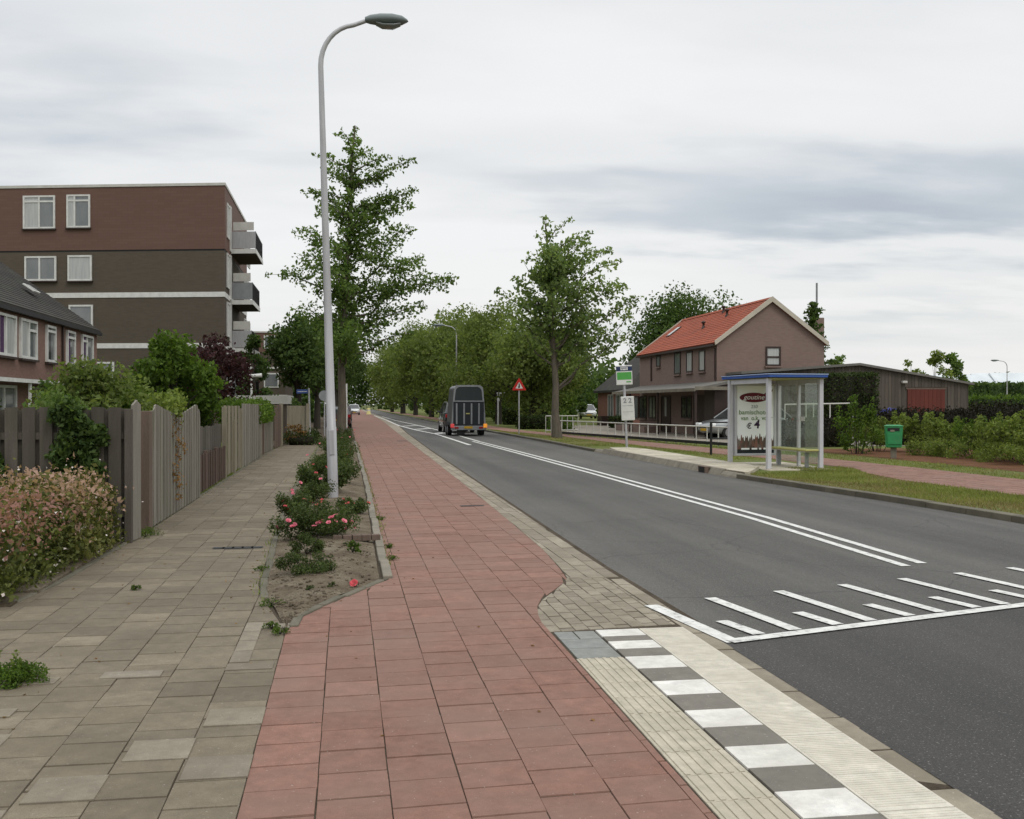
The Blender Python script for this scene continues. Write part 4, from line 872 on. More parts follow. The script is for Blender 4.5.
# trees behind the brick house
crown_tree('dark_tree', 'large dark oak rising behind the orange roof', at_y(698, 82), 82, VZ, 10.8, 5.2, 4.5, 2.5, 64, 19000, .26, 'leaf_dark', 140, 'trees behind the brick house', .3)
crown_tree('dark_tree', 'dark tree showing left of the orange roof behind the steep dark roof', at_y(655, 86), 86, VZ, 8.8, 3.2, 3, 1.8, 36, 4500, .34, 'leaf_dark', 141, 'trees behind the brick house', .25)
rng = np.random.default_rng(150)
tips = [(1.9 * (1 - q) ** .8 * math.cos(k * 2.4) + .1 * rng.normal(), 1.9 * (1 - q) ** .8 * math.sin(k * 2.4), 2.0 + 6.2 * q, .38) for k, q in enumerate(np.linspace(0, .98, 34))]
tips_tree('conifer', 'ragged dark conifer behind the right gable eave beside the tall flue', at_y(812, 64), 64, VZ, 8.3, .13, tips, 3600, .22, 'leaf_dark', 'bark_dark', 151, None, (0, 0), .6, .2)
crown_tree('garden_tree', 'small leafy tree just right of the brick gable above the shed', at_y(836, 72), 72, VZ, 5.75, 1.1, 1.0, 1.8, 16, 900, .26, 'leaf_mid', 152, 'small trees behind the shed', .08)
for i, (px, Y, h, w, n, lb) in enumerate(((911, 66, 5.1, .6, 420, 'thin straggly sapling left of the pair above the shed roof'), (935, 68, 5.5, 1.1, 900, 'loose pale sapling in the middle above the shed roof'), (957, 70, 5.4, .95, 1700, 'compact round tree over the right end of the shed'))):
    crown_tree('garden_tree', lb, at_y(px, Y), Y, VZ, h, w, w, 2.0, 12, n, .22, 'leaf_olive' if i < 2 else 'leaf_mid', 155 + i, 'small trees behind the shed', .05)
rng = np.random.default_rng(160)
tp = [(at_y(911, 66), 66, 0)]
# left gardens
crown_tree('garden_tree', 'bright green leafy bush tree leaning over the low fence', -3.75, 23.6, 0, 3.30, .98, 1.25, .5, 36, 9000, .115, 'leaf_bright', 170, None, .07, cat='bush')
crown_tree('garden_bush', 'dark green shrub behind the dark board fence left of the bright bush', -5.4, 23.8, 0, 2.45, 1.2, 1.2, .3, 26, 6500, .11, 'leaf_dark', 171, 'shrubs behind the fences', .06, cat='bush')
crown_tree('garden_bush', 'dense green shrub between the corner fence post and the bright bush', -4.75, 21.5, 0, 2.40, 1.15, 1.1, .2, 28, 7000, .10, 'leaf_wood', 178, 'shrubs behind the fences', .06, cat='bush')
crown_tree('garden_bush', 'low dark shrub peeping over the dark board fence at far left', -7.2, 22.5, 0, 1.95, 1.2, 1.0, .2, 20, 2800, .11, 'leaf_hedge', 172, 'shrubs behind the fences', .05, cat='bush')
crown_tree('garden_bush', 'leafy shrub just behind the corner fence post', -4.35, 16.6, 0, 1.86, .75, .8, .2, 18, 2600, .09, 'leaf_mid', 173, 'shrubs behind the fences', .04, cat='bush')
crown_tree('purple_tree', 'purple-leaved plum tree in front of the apartment balconies', -4.95, 39.5, 0, 4.6, 1.55, 1.5, 1.2, 34, 5200, .14, 'leaf_purple', 174, None, .10)
crown_tree('garden_tree', 'dark green tree at the foot of the balcony tower', -4.3, 50.5, 0, 5.0, .75, 1.0, 1.0, 24, 2600, .18, 'leaf_dark', 175, None, .09)
crown_tree('purple_shrub', 'low purple shrub between the green bush and the plum tree', -5.9, 36, 0, 3.7, 1.0, 1.0, 1.6, 18, 1500, .14, 'leaf_purple', 176, None, .06, cat='bush')

# ================================================================== BUILDINGS ON THE LEFT
def wall_frame(P0, d):
    """a frame running along a facade: local x along the wall, z up, -y outward"""
    return Vector(P0), math.atan2(d[1], d[0])
def upx(px, P0, d):
    """distance along the facade of the sight line through pixel column px"""
    r = ray(px, 405); den = d[0] * r.y - d[1] * r.x
    return (P0[1] * r.x - P0[0] * r.y) / den
def window(par, u0, u1, z0, z1, frame='white', pane='pane', mull=(.5,), fw=.07, y=0.0, depth=.05, sill=True, curtain=None, trans=None, name='window'):
    """frame, mullions, pane and sill set in the wall plane (local x along the wall, outward is -y)"""
    a = MB(); w = u1 - u0
    a.b2(u0, u1, y - depth, y + .02, z0, z0 + fw); a.b2(u0, u1, y - depth, y + .02, z1 - fw, z1)
    a.b2(u0, u0 + fw, y - depth, y + .02, z0 + fw, z1 - fw); a.b2(u1 - fw, u1, y - depth, y + .02, z0 + fw, z1 - fw)
    for m in mull: a.b2(u0 + w * m - fw / 2, u0 + w * m + fw / 2, y - depth + .004, y + .02, z0 + fw, z1 - fw)
    if trans: a.b2(u0 + (w * trans[1] if len(trans) > 1 else fw), u0 + (w * trans[2] if len(trans) > 1 else w - fw), y - depth + .006, y + .02, z0 + (z1 - z0) * trans[0] - fw / 2, z0 + (z1 - z0) * trans[0] + fw / 2)
    o = a.build(name, frame, par)
    g = MB(); g.b2(u0 + fw * .5, u1 - fw * .5, y - .012, y + .012, z0 + fw * .5, z1 - fw * .5); g.build('pane', pane, o)
    if curtain: g = MB(); g.b2(u0 + w * curtain[0], u0 + w * curtain[1], y - .018, y - .0125, z0 + fw, z1 - fw); g.build('curtain', curtain[2], o)
    if sill: g = MB(); g.b2(u0 - .05, u1 + .05, y - .11, y + .01, z0 - .075, z0 - .005); g.build('sill', 'frame_dark' if frame != 'frame_dark' else 'brick_house', o)
    return o
# --- four-storey apartment block
C0 = (-6.15, 55.0); FD = Vector((.975, -.224)).normalized()      # facade runs left -> right
LEN = 19.0; A0 = Vector((C0[0], C0[1])) - FD * LEN
apt = thing('apartment_block', 'four-storey dark brick apartment block with a red-brown top storey', 'apartment block', (A0.x, A0.y, 0), math.atan2(FD.y, FD.x), 'apartment blocks on the left')
ang = math.atan2(FD.y, FD.x); SD = Vector((math.cos(R(90) - ang), math.sin(R(90) - ang)))   # the road direction seen from the facade frame
def foot(u0, u1, v0, v1, e=0.0):
    """plan outline with sides parallel to the road"""
    return [(u0 - e + SD.x * (v0 - e), SD.y * (v0 - e)), (u1 + e + SD.x * (v0 - e), SD.y * (v0 - e)), (u1 + e + SD.x * v1, SD.y * v1), (u0 - e + SD.x * v1, SD.y * v1)]
DEEP = 12
a = MB(); a.prism(foot(0, LEN, 0, DEEP), 'z', -.2, 9.50); a.build('wall', 'brick_dark', apt)
a = MB(); a.prism(foot(0, LEN, 0, DEEP, .03), 'z', 9.58, 12.82); a.build('top_storey_wall', 'tile_wall', apt)
a = MB(); a.prism(foot(0, LEN, 0, DEEP, .005), 'z', 9.50, 9.58); a.build('shadow_gap', 'black', apt)
a = MB(); a.prism(foot(0, LEN, 0, DEEP, .07), 'z', 12.82, 12.96); a.build('coping', 'offwhite', apt)
for zb in (7.12, 4.50): a = MB(); a.prism(foot(0, LEN, 0, DEEP, .03), 'z', zb, zb + .26); a.build('white_band', 'white', apt)
base = tuple(A0)
du = lambda px: upx(px, A0, FD)
for px0, px1, y0, y1, pane, mull, cur in ((24, 56, 196, 229, 'pane_pale', (.5,), (.5, .93, 'pane')), (67.5, 91, 195, 228, 'pane', (.34,), (.04, .34, 'pane_pale')), (25.5, 57, 256.5, 281, 'pane', (.47,), None), (68.5, 92.5, 255.5, 281, 'pane_pale', (), None), (69.5, 93.5, 305, 331, 'pane', (), None)):
    u0, u1 = du(px0), du(px1); um = (u0 + u1) / 2; W = A0 + FD * um
    window(apt, u0, u1, z_at(y1, W.x, W.y), z_at(y0, W.x, W.y), 'white', pane, mull, .09, -.035, .05, True, cur, (.82,) if y0 < 230 else None)
for u0 in (.6, 3.2):
    for z0 in (10.2, 7.75, 5.2, 2.5): window(apt, u0, u0 + 1.6, z0, z0 + 1.5, 'white', 'pane', (.5,), .09, -.035, .05)
for u0 in (9.4, 11.8, 15.0):
    window(apt, u0, u0 + 1.4, 2.3, 3.8, 'white', 'pane', (.5,), .09, -.035, .05)
# the side towards the road: windows, bay strip and balconies (frame of its own turned to the road)
def side_win(v0, v1, z0, z1, pane='pane'):
    a = MB(); Wl = LEN + .035
    def P(v, o): return (Wl + o + SD.x * v, SD.y * v)
    def slab(v_0, v_1, z_0, z_1, o0, o1, mbx): mbx.prism([P(v_0, o0), P(v_0, o1), P(v_1, o1), P(v_1, o0)], 'z', z_0, z_1)
    f = .08
    slab(v0, v1, z0, z0 + f, -.02, .05, a); slab(v0, v1, z1 - f, z1, -.02, .05, a); slab(v0, v0 + f, z0 + f, z1 - f, -.02, .05, a); slab(v1 - f, v1, z0 + f, z1 - f, -.02, .05, a); slab((v0 + v1) / 2 - .04, (v0 + v1) / 2 + .04, z0 + f, z1 - f, -.02, .045, a)
    o = a.build('window', 'white', apt, True); g = MB(); slab(v0 + .04, v1 - .04, z0 + .04, z1 - .04, -.01, .012, g); g.build('pane', pane, o, True)
for z0 in (10.1, 7.5, 4.95, 2.3):
    side_win(.8, 2.0, z0 + .2, z0 + 2.0, 'pane_pale'); side_win(2.2, 2.8, z0 - .3, z0 + 2.1); side_win(10.2, 11.6, z0 + .2, z0 + 1.9); side_win(12.4, 13.8, z0 + .2, z0 + 1.9)
def balcony(z0, v0, v1, out, panel):
    Wl = LEN + .04
    def P(v, o): return (Wl + o + SD.x * v, SD.y * v)
    s = MB(); s.prism([P(v0, 0), P(v0, out), P(v1, out), P(v1, 0)], 'z', z0 - .18, z0); b = s.build('balcony', 'brick_dark', apt, True)
    s = MB(); s.prism([P(v0 - .03, 0), P(v0 - .03, out + .04), P(v0 + .02, out + .04), P(v0 + .02, 0)], 'z', z0 - .20, z0 + .04); s.prism([P(v0, out), P(v0, out + .04), P(v1, out + .04), P(v1, out)], 'z', z0 - .2, z0 + .04); s.build('edge_beam', 'white', b, True)
    s = MB(); s.prism([P(v0, .05), P(v0, out), P(v0 + .03, out), P(v0 + .03, .05)], 'z', z0 + .08, z0 + .98); s.build('end_panel', panel, b, True)
    s = MB(); s.prism([P(v0 + .05, out - .03), P(v0 + .05, out), P(v1, out), P(v1, out - .03)], 'z', z0 + .95, z0 + 1.0)
    for k in range(26):
        v = v0 + .05 + (v1 - v0 - .1) * k / 25; s.prism([P(v, out - .02), P(v, out), P(v + .03, out), P(v + .03, out - .02)], 'z', z0 + .06, z0 + .95)
    s.build('railing', 'black', b, True)
    s = MB(); s.prism([P(v0 + .04, .1), P(v0 + .04, out - .1), P(v0 + .06, out - .1), P(v0 + .06, .1)], 'z', z0 + 1.05, z0 + 1.5); s.build('wind_screen', 'offwhite', b, True)
    return b
for z0, pn, out in ((9.95, 'galv', 1.34), (7.2, 'sign_grey', 1.16), (4.6, 'galv', 1.12), (1.95, 'sign_grey', 1.12)): balcony(z0, 2.9, 7.6, out, pn)
# far block behind it
t = thing('apartment_block', 'farther dark brick apartment block half hidden by trees', 'apartment block', (0, 0, 0), 0, 'apartment blocks on the left')
X1 = at_y(285, 88); a = MB(); a.b2(X1 - 12, X1, 88, 101, 0, 4.55); a.b2(X1 - 11.96, X1 - .04, 88.04, 101, 4.6, 5.9); a.build('wall', 'brick_dark', t)
a = MB(); a.b2(X1 - 12, X1 + .02, 87.98, 101, 5.91, z_at(333, X1, 88)); a.build('top_storey_wall', 'tile_wall', t)
a = MB(); a.b2(X1 - 12.05, X1 + .06, 87.93, 101, z_at(333, X1, 88) + .002, z_at(333, X1, 88) + .12); a.build('coping', 'offwhite', t)
a = MB(); a.b2(X1 - 12, X1 + .05, 87.95, 101, 4.552, 4.598 + .1); a.build('white_band', 'white', t)
a = MB(); a.b2(X1 - 12, X1 + .05, 87.95, 101, 2.2, 2.4); a.build('white_band', 'white', t)
for z0, z1 in ((6.2, 7.3), (3.0, 4.2)): a = MB(); a.b2(X1 - 1.7, X1 - .5, 87.94, 88.02, z0, z1); w = a.build('window', 'white', t); a = MB(); a.b2(X1 - 1.6, X1 - .6, 87.92, 87.95, z0 + .1, z1 - .1); a.build('pane', 'pane', w)
# low white garage between the gardens
t = thing('garden_garage', 'low white-edged garage behind the clipped hedge', 'garage', (-5.0, 47.5, 0), 0)
a = MB(); a.b2(-2.2, 2.35, 0, 3, 0, 1.62); a.build('wall', 'brick_dark', t); a = MB(); a.b2(-2.3, 2.45, -.1, 3.1, 1.622, 2.0); a.build('roof_edge', 'offwhite', t)

# --- terraced houses
XW = -10.4; Y_END = 46.2
row = thing('terraced_house', 'brick terraced house with dark tiled roof and white window frames at left edge', 'house', (XW, Y_END, 0), R(90))
# local: x along the wall (+x away from camera), outward (-y) towards the road
a = MB(); a.b2(-30, 0, .0, 8.6, -.1, 4.70); a.prism([(0.0, 4.70), (8.6, 4.70), (4.3, 7.55)], 'x', -30, 0); a.build('wall', 'brick_row', row)
a = MB(); pit = math.atan2(2.95, 4.3)
a.prism([(-.16, 4.56), (-.16, 4.68), (4.3, 7.86), (4.3, 7.70)], 'x', -30, .04); a.prism([(8.76, 4.56), (8.76, 4.68), (4.302, 7.86), (4.302, 7.70)], 'x', -30, .04)
# tile courses
for k in range(26):
    f = k / 26; yy = -.15 + 4.42 * f; zz = 4.69 + 3.16 * f; a.box((-15, yy + .09, zz + .07), (30.06, .20, .028), 0, 0, pit * .92)
rf = a.build('roof', 'roof_dark', row)
for px, y0, y1 in ((12, 338 - 55, 288), (40, 290, 296)):
    u = -14 if px == 12 else -4.6; f = .52 if px == 12 else .36
    a = MB(); a.box((u if px == 40 else -8.4, -.36 + 4.62 * f, 4.70 + 3.17 * f + .13), (.8, .5, .06), 0, .01, pit); s = a.build('skylight', 'white', rf); a = MB(); a.box((u if px == 40 else -8.4, -.36 + 4.62 * f, 4.70 + 3.17 * f + .17), (.68, .4, .02), 0, 0, pit); a.build('pane', 'pane_pale', s)
a = MB(); a.b2(-30, .03, -.22, -.12, 4.50, 4.63); a.build('gutter', 'black', row)
a = MB(); a.tube([(0, -.06, 4.5), (0, -.06, 2.4)], .045, 8); o = a.build('downpipe', 'frame_dark', row)
W0 = (XW, Y_END); WD = (0, 1)
uw = lambda px: at_y_wall(px)
def at_y_wall(px):
    r = ray(px, 405); return XW * r.y / r.x - Y_END
o.location = (at_y_wall(61.5), 0, 0)
for px0, px1, pane, mull, tr, cur in ((-4, 14.3, 'pane_pale', (.42,), None, (.0, .36, 'curtain')), (18.8, 35.3, 'pane', (.5,), (.74, .52, .98), (.06, .5, 'pane_pale')), (45.2, 54.2, 'pane_dark', (), (.84,), (.55, .9, 'pane')), (65.8, 73.8, 'pane', (), (.80,), (.1, .45, 'curtain')), (81, 91.8, 'pane', (.42,), (.80, .05, .45), (.1, .35, 'curtain'))):
    u0, u1 = at_y_wall(px0), at_y_wall(px1)
    window(row, u0, u1, 3.10, 4.40, 'white', pane, mull, .085, -.02, .07, True, cur, tr)
for u0 in (-20, -15.5, -24): window(row, u0, u0 + 1.8, 3.10, 4.40, 'white', 'pane', (.5,), .085, -.02, .07)
for u0, w_ in ((-13.5, 2.4), (-9.0, 1.0), (-4.5, 2.0)): window(row, u0, u0 + w_, .9, 2.2, 'white', 'pane', (.5,), .085, -.02, .07)
t = thing('garden_canopy', 'flat white-edged lean-to roof with a sloping translucent sheet on the terraced house', 'canopy', (XW, Y_END, 0), R(90))
a = MB(); a.b2(-30, at_y_wall(65), -.55, -.03, 2.30, 2.36); a.build('roof', 'roof_felt', t); a = MB(); a.b2(-30, at_y_wall(65), -.58, -.553, 2.28, 2.40); a.build('edge_board', 'white', t)
a = MB(); u1 = at_y_wall(64); a.add([(u1 - 4.6, -.6, 2.32), (u1 - .1, -.6, 2.32), (u1 - .6, -1.9, 1.98), (u1 - 1.3, -1.9, 1.98), (u1 - 4.6, -.6, 2.30), (u1 - .1, -.6, 2.30), (u1 - .6, -1.9, 1.96), (u1 - 1.3, -1.9, 1.96)], [(0, 1, 2, 3), (7, 6, 5, 4), (0, 4, 5, 1), (1, 5, 6, 2), (2, 6, 7, 3), (3, 7, 4, 0)]); a.build('sloping_sheet', 'car_silver', t)
for u, v in ((u1 - 1.1, -1.85), (u1 - .15, -.5), (u1 - 6, -.5)): a = MB(); a.b2(u - .04, u + .04, v - .04, v + .04, 0, 1.95 if v < -1 else 2.29); a.build('post', 'white', t)
# garden lamp post near the balconies
t = thing('garden_lamp', 'slim white lamp post with small head in front of the apartment block', 'lamp post', (at_y(251.5, 44), 44, 0))
a = MB(); a.tube([(0, 0, 0), (0, 0, 2.75)], .045, 8); a.build('pole', 'white', t); a = MB(); a.tube([(-.12, 0, 2.77), (.42, 0, 2.80)], [.06, .09], 8); a.build('lamp_head', 'white', t)
# ================================================================== BRICK HOUSE AND NEIGHBOURS (right)
def at_x(px, X):
    r = ray(px, 405); return X * r.y / r.x
HX, HY, HW, HL, HE = 17.6, 47.8, 5.48, 13.3, 4.52
house = thing('brick_house', 'brown brick house with orange tiled roof and pale gable boards', 'house', (HX, HY, VZ), 0)
HR = HE + 2.02
a = MB(); a.prism([(0, -.1), (HW, -.1), (HW, HE), (HW / 2, HR), (0, HE)], 'y', 0, HL); a.build('wall', 'brick_house', house, True)
a = MB(); sl = math.atan2(HR - HE, HW / 2); nx, nz = math.sin(sl), math.cos(sl)
for s in (0, 1):
    f = lambda x, z: (HW - x if s else x, z)
    e0 = (-.12, HE - .09); r0 = (HW / 2 - .002, HR)
    a.prism([f(*e0), f(e0[0] - nx * .10, e0[1] + nz * .10), f(r0[0], r0[1] + .14), f(*r0)], 'y', -.10, HL + .05)
    for k in range(17):
        q = k / 17; x = e0[0] + (r0[0] - e0[0]) * q; z = e0[1] + (r0[1] - e0[1]) * q; dx, dz = (r0[0] - e0[0]) / 17 * 1.08, (r0[1] - e0[1]) / 17 * 1.08
        a.prism([f(x - nx * .10, z + nz * .10), f(x - nx * .128, z + nz * .128), f(x + dx - nx * .112, z + dz + nz * .112), f(x + dx - nx * .10, z + dz + nz * .10)], 'y', -.12, HL + .06)
rf = a.build('roof', 'roof_orange', house, True)
a = MB(); a.prism([(HW / 2 - .12, HR + .10), (HW / 2, HR + .22), (HW / 2 + .12, HR + .10)], 'y', -.12, HL + .06); a.build('ridge_tiles', 'roof_orange', rf, True)
for ye in (-.19, HL + .062):
    a = MB()
    for s in (0, 1):
        f = lambda x, z: (HW - x if s else x, z)
        a.prism([f(-.14, HE - .12), f(-.17, HE + .08), f(HW / 2 - .001, HR + .24), f(HW / 2 - .001, HR - .02)], 'y', ye, ye + .065)
    a.build('verge_board', 'verge', rf, True)
a = MB(); a.b2(-.24, -.13, -.05, HL, HE - .16, HE - .06); a.build('gutter', 'frame_dark', house)
a = MB(); a.tube([(-.06, .12, HE - .25), (-.06, .12, 2.7)], .04, 8); a.build('downpipe', 'frame_dark', house)
a = MB(); a.tube([(-.06, at_x(652, HX) - HY, HE - .25), (-.06, at_x(652, HX) - HY, 2.9)], .04, 8); a.build('downpipe', 'frame_dark', house)
def roof_pt(px, py):
    """point of the road-side roof slope on the sight line through a pixel"""
    d = ray(px, py); o = Vector((0, 0, CAMZ)); n = Vector((-nx, 0, nz)); p = Vector((HX, 0, HE + VZ + .1)); t = (p - o).dot(n) / d.dot(n); w = o + d * t; return Vector((w.x - HX, w.y - HY, w.z - VZ))
p = roof_pt(674.5, 332.5); a = MB(); a.box((0, 0, 0), (.95, .62, .08), 0, .01); o = a.build('skylight', 'frame_dark', rf); o.location = p + Vector((-nx, 0, nz)) * .05; o.rotation_euler = (0, -sl, 0)
a = MB(); a.box((0, 0, .045), (.82, .5, .02)); a.build('pane', 'pane_pale', o)
for px, py in ((703.5, 329), (727, 317), (723.5, 313.5)):
    p = roof_pt(px, py); a = MB(); a.lathe([(.11, -.1), (.10, .09), (.065, .12), (.065, .30), (.12, .32), (.11, .40), (.02, .43)], p, 10); a.build('roof_vent', 'frame_dark', rf)
# windows of the road front: local wall axis runs from the far end towards the camera
def front_win(px0, px1, y0, y1, mull=(), frame='frame_dark', pane='pane_pale', name='window', z0=None):
    v0, v1 = at_x(px1, HX) - HY, at_x(px0, HX) - HY; Y = HY + (v0 + v1) / 2
    za, zb = z_at(y1, HX, Y) - VZ, z_at(y0, HX, Y) - VZ
    o = window(house, HL - v1, HL - v0, za if z0 is None else z0, zb, frame, pane, mull, .075, 0, .04, name != 'door', None, None, name)
    o.location = (0, HL, 0); o.rotation_euler = (0, 0, R(-90)); return o
front_win(656.5, 660.5, 355.5, 367, (), 'frame_dark', 'pane')
front_win(674.5, 680.8, 352.5, 374.5, (), 'frame_dark', 'pane')
front_win(686.6, 692.6, 351.5, 372.5, (), 'frame_dark', 'pane_pale'); front_win(699.2, 705.2, 350.0, 371.5, (), 'frame_dark', 'pane_pale')
for p0, p1 in ((631, 638.5), (639.5, 647), (649, 656), (681.5, 692)): front_win(p0, p1, 396, 418.5, (.5,), 'frame_dark', 'pane_dark' if p0 in (639.5, 681.5) else 'pane')
d_ = front_win(661.5, 671, 396, 436, (.0,), 'frame_dark', 'frame_dark', 'door', .05)
a = MB(); v = HL - (at_x(666, HX) - HY); a.b2(v - .16, v + .16, -.03, -.014, .9, 2.0); a.build('door_glazing', 'pane_pale', d_)
d_ = front_win(694, 708.5, 395, 436, (), 'frame_dark', 'frame_dark', 'door', .05)
for px, za, zb in ((706.8, 1.05, 1.75), ):
    a = MB(); v = HL - (at_x(px, HX) - HY); a.b2(v - .05, v + .05, -.05, -.014, za, zb); a.build('door_glazing', 'pane_pale', d_)
W0, W1 = at_y(765.5, HY) - HX, at_y(780.5, HY) - HX
o = window(house, W0, W1, z_at(366, HX + W0, HY) - VZ, z_at(346.5, HX + W0, HY) - VZ, 'frame_dark', 'pane_pale', (), .08, 0, .05, True, None, (.46,))
# flat canopy along the front
a = MB(); a.prism([(-1.75, 2.18), (-1.75, 2.30), (-.002, 2.66), (-.002, 2.54)], 'y', -1.9, HL - .3); c = a.build('canopy', 'roof_felt', house, True)
a = MB(); a.b2(-1.80, -1.752, -1.95, HL - .25, 2.16, 2.31); a.b2(-1.752, 0, -1.95, -1.902, 2.22, 2.38); a.build('fascia', 'kerb', c)
for y in (-1.8, 4.1, 9.4): a = MB(); a.b2(-1.72, -1.62, y, y + .1, -.05, 2.2); a.build('canopy_post', 'frame_dark', house)
a = MB(); a.b2(-1.55, -.9, 7.0, 13.2, 0, .34); a.build('planter', 'brick_house', house)
# tall flue behind
t = thing('flue', 'brick chimney with a tall thin metal flue behind the right gable slope', 'chimney', (at_y(818, 66), 66, 0))
a = MB(); a.b2(-.3, .3, -.3, .3, 0, z_at(318, at_y(818, 66), 66), .02); a.build('stack', 'brick_house', t); a = MB(); a.tube([(-.1, 0, 5.5), (-.1, 0, z_at(283, at_y(816, 66), 66))], .07, 8); a.build('pipe', 'sign_grey', t)
# low house with the steep dark roof
DX = at_y(598, 79)
dh = thing('dark_roofed_house', 'low red-brick house with steep dark hipped roof left of the orange-roofed house', 'house', (DX, 70, VZ), 0)
a = MB(); a.b2(0, 9, 0, 9, -.1, 2.62); a.build('wall', 'brick_red', dh)
a = MB(); ov = .3
vs = [(-ov, -ov, 2.6), (9 + ov, -ov, 2.6), (9 + ov, 9 + ov, 2.6), (-ov, 9 + ov, 2.6), (4.5, 3.8, 7.2), (4.5, 5.2, 7.2)]
a.add(vs, [(0, 1, 4), (1, 2, 5, 4), (2, 3, 5), (3, 0, 4, 5), (3, 2, 1, 0)]); a.add([(x, y, z - .16) for x, y, z in vs[:4]] + vs[:4], [(0, 1, 5, 4), (1, 2, 6, 5), (2, 3, 7, 6), (3, 0, 4, 7), (3, 2, 1, 0)])
a.build('roof', 'roof_dark', dh)
for u0, u1, mt in ((.15, .45, 'brick_house'), (3.2, 4.8, 'pane'), (5.6, 7.6, 'pane')):
    if mt == 'pane':
        o = window(dh, u0, u1, .55, 2.3, 'offwhite', 'pane', (.5,), .08, 0, .05); o.location = (0, 9, 0); o.rotation_euler = (0, 0, R(-90))
a = MB(); a.b2(-.9, -.003, 4.3, 5.6, 0, .7); a.build('porch_wall', 'frame_dark', dh)
# plank shed
SX0, SX1, SY = at_y(745, 46), at_y(968, 46), 46.0; PKX = at_y(858, 46)
zl, zp, zr_ = z_at(371.5, SX0, SY) - VZ, z_at(363.5, PKX, SY) - VZ, z_at(382.5, SX1, SY) - VZ
shed = thing('plank_shed', 'long brown plank shed with low-pitched roof and a red garage door', 'shed', (SX0, SY, VZ), 0)
a = MB(); xa = SX1 - SX0; xp = PKX - SX0; dx0, dx1 = at_y(907, SY) - SX0, at_y(944.5, SY) - SX0; dz = z_at(389.3, SX0 + dx0, SY) - VZ
zt = lambda x: zl + (zp - zl) * x / xp if x < xp else zp + (zr_ - zp) * (x - xp) / (xa - xp)
x = 0.0
while x < xa - .02:
    w = min(.17, xa - x); xe = x + w - .012
    zb = dz + .1 if (xe > dx0 - .06 and x < dx1 + .06) else -.1
    o_ = rnd.uniform(0, .012); a.add([(x, -.03 - o_, zb), (xe, -.03 - o_, zb), (xe, -.001, zb), (x, -.001, zb), (x, -.03 - o_, zt(x) - .1), (xe, -.03 - o_, zt(xe) - .1), (xe, -.001, zt(xe) - .1), (x, -.001, zt(x) - .1)], [(0, 3, 2, 1), (4, 5, 6, 7), (0, 1, 5, 4), (1, 2, 6, 5), (2, 3, 7, 6), (3, 0, 4, 7)]); x += w
a.prism([(0, -.1), (xa, -.1), (xa, zr_ - .11), (xp, zp - .11), (0, zl - .11)], 'y', .0, 7)
a.build('plank_wall', 'shed_wood', shed)
a = MB(); a.prism([(-.25, zl - .12), (-.25, zl), (xp, zp + .02), (xa + .2, zr_ - .02), (xa + .2, zr_ - .12), (xp, zp - .09)], 'y', -.22, 7.1); a.build('roof', 'roof_felt', shed)
a = MB(); n = 9
for k in range(n): x0 = dx0 + (dx1 - dx0) * k / n; a.b2(x0 + .006, x0 + (dx1 - dx0) / n - .006, -.05, -.032, 0, dz)
a.b2(dx0, dx1, -.034, -.0325, 0, dz); d_ = a.build('door', 'door_red', shed)
a = MB(); a.box(((dx0 + dx1) / 2 + .05, -.07, 1.05), (.05, .04, .18), 0, .01); a.build('handle', 'white', d_)
a = MB(); a.b2(dx0 - .07, dx1 + .07, -.055, -.033, dz + .003, dz + .075); a.build('door_frame', 'wood_brown', shed)
a = MB(); a.b2(-1.4, .6, .2, 1.6, -.1, 2.45); a.build('carport_shade', 'frame_dark', shed)  # solid dark box standing in for the shade of the open carport
a = MB(); a.box((at_y(903, SY) - SX0, -.12, z_at(383, SX0 + 5, SY)), (.25, .18, .12), 0, .03); a.build('wall_lamp', 'offwhite', shed)

# ================================================================== RIGHT-HAND GARDENS
def hedge_px(label, px0, px1, Y, depth, z1, n, mat_, s, seed, name='clipped_hedge', core='leaf_brown', rough=.05, group=None, z0=VZ, cat='hedge'):
    x0, x1 = at_y(px0, Y), at_y(px1, Y)
    return shrub_row(label, name, x0, x1, Y, Y + depth, z1, n, mat_, s, seed, rough, core, z0, cat, group)
hedge_px('tall dark square-cut hedge in front of the plank shed', 822, 879, 42.0, 1.6, 2.86, 6500, 'leaf_hedge', .11, 200)
hedge_px('dark brownish clipped hedge running along in front of the red garage door', 884, 1046, 36.5, 1.2, 1.28, 8500, 'leaf_brown', .09, 201, 'low_hedge', 'leaf_brown', .08)
hedge_px('dark low hedge behind the bus shelter below the white rails', 788, 852, 35.5, 1.2, .95, 3600, 'leaf_brown', .09, 202, 'low_hedge')
hedge_px('dark clipped hedge beyond the warning sign', 506, 548, 78, 1.5, 1.15, 2600, 'leaf_hedge', .16, 203, 'low_hedge')
hedge_px('lower clipped hedge left of the round-headed tree trunk', 521, 566, 64, 1.6, .78, 2600, 'leaf_hedge', .13, 204, 'low_hedge')
hedge_px('small round green bush right of the low hedge behind the railing', 553, 572, 60, 1.4, .8, 1200, 'leaf_bright', .12, 205, 'garden_bush', 'leaf_hedge', .12, cat='bush')
hedge_px('short dark hedge by the drive of the dark-roofed house', 614, 633, 66, 1.4, .75, 1200, 'leaf_hedge', .12, 206, 'low_hedge')
shrub_row('dark garden hedge beyond the street name post on the left', 'clipped_hedge', -5.2, -2.3, 50, 52, 1.75, 3600, 'leaf_dark', .13, 208, .1, 'leaf_hedge', 0)
rng = np.random.default_rng(207)
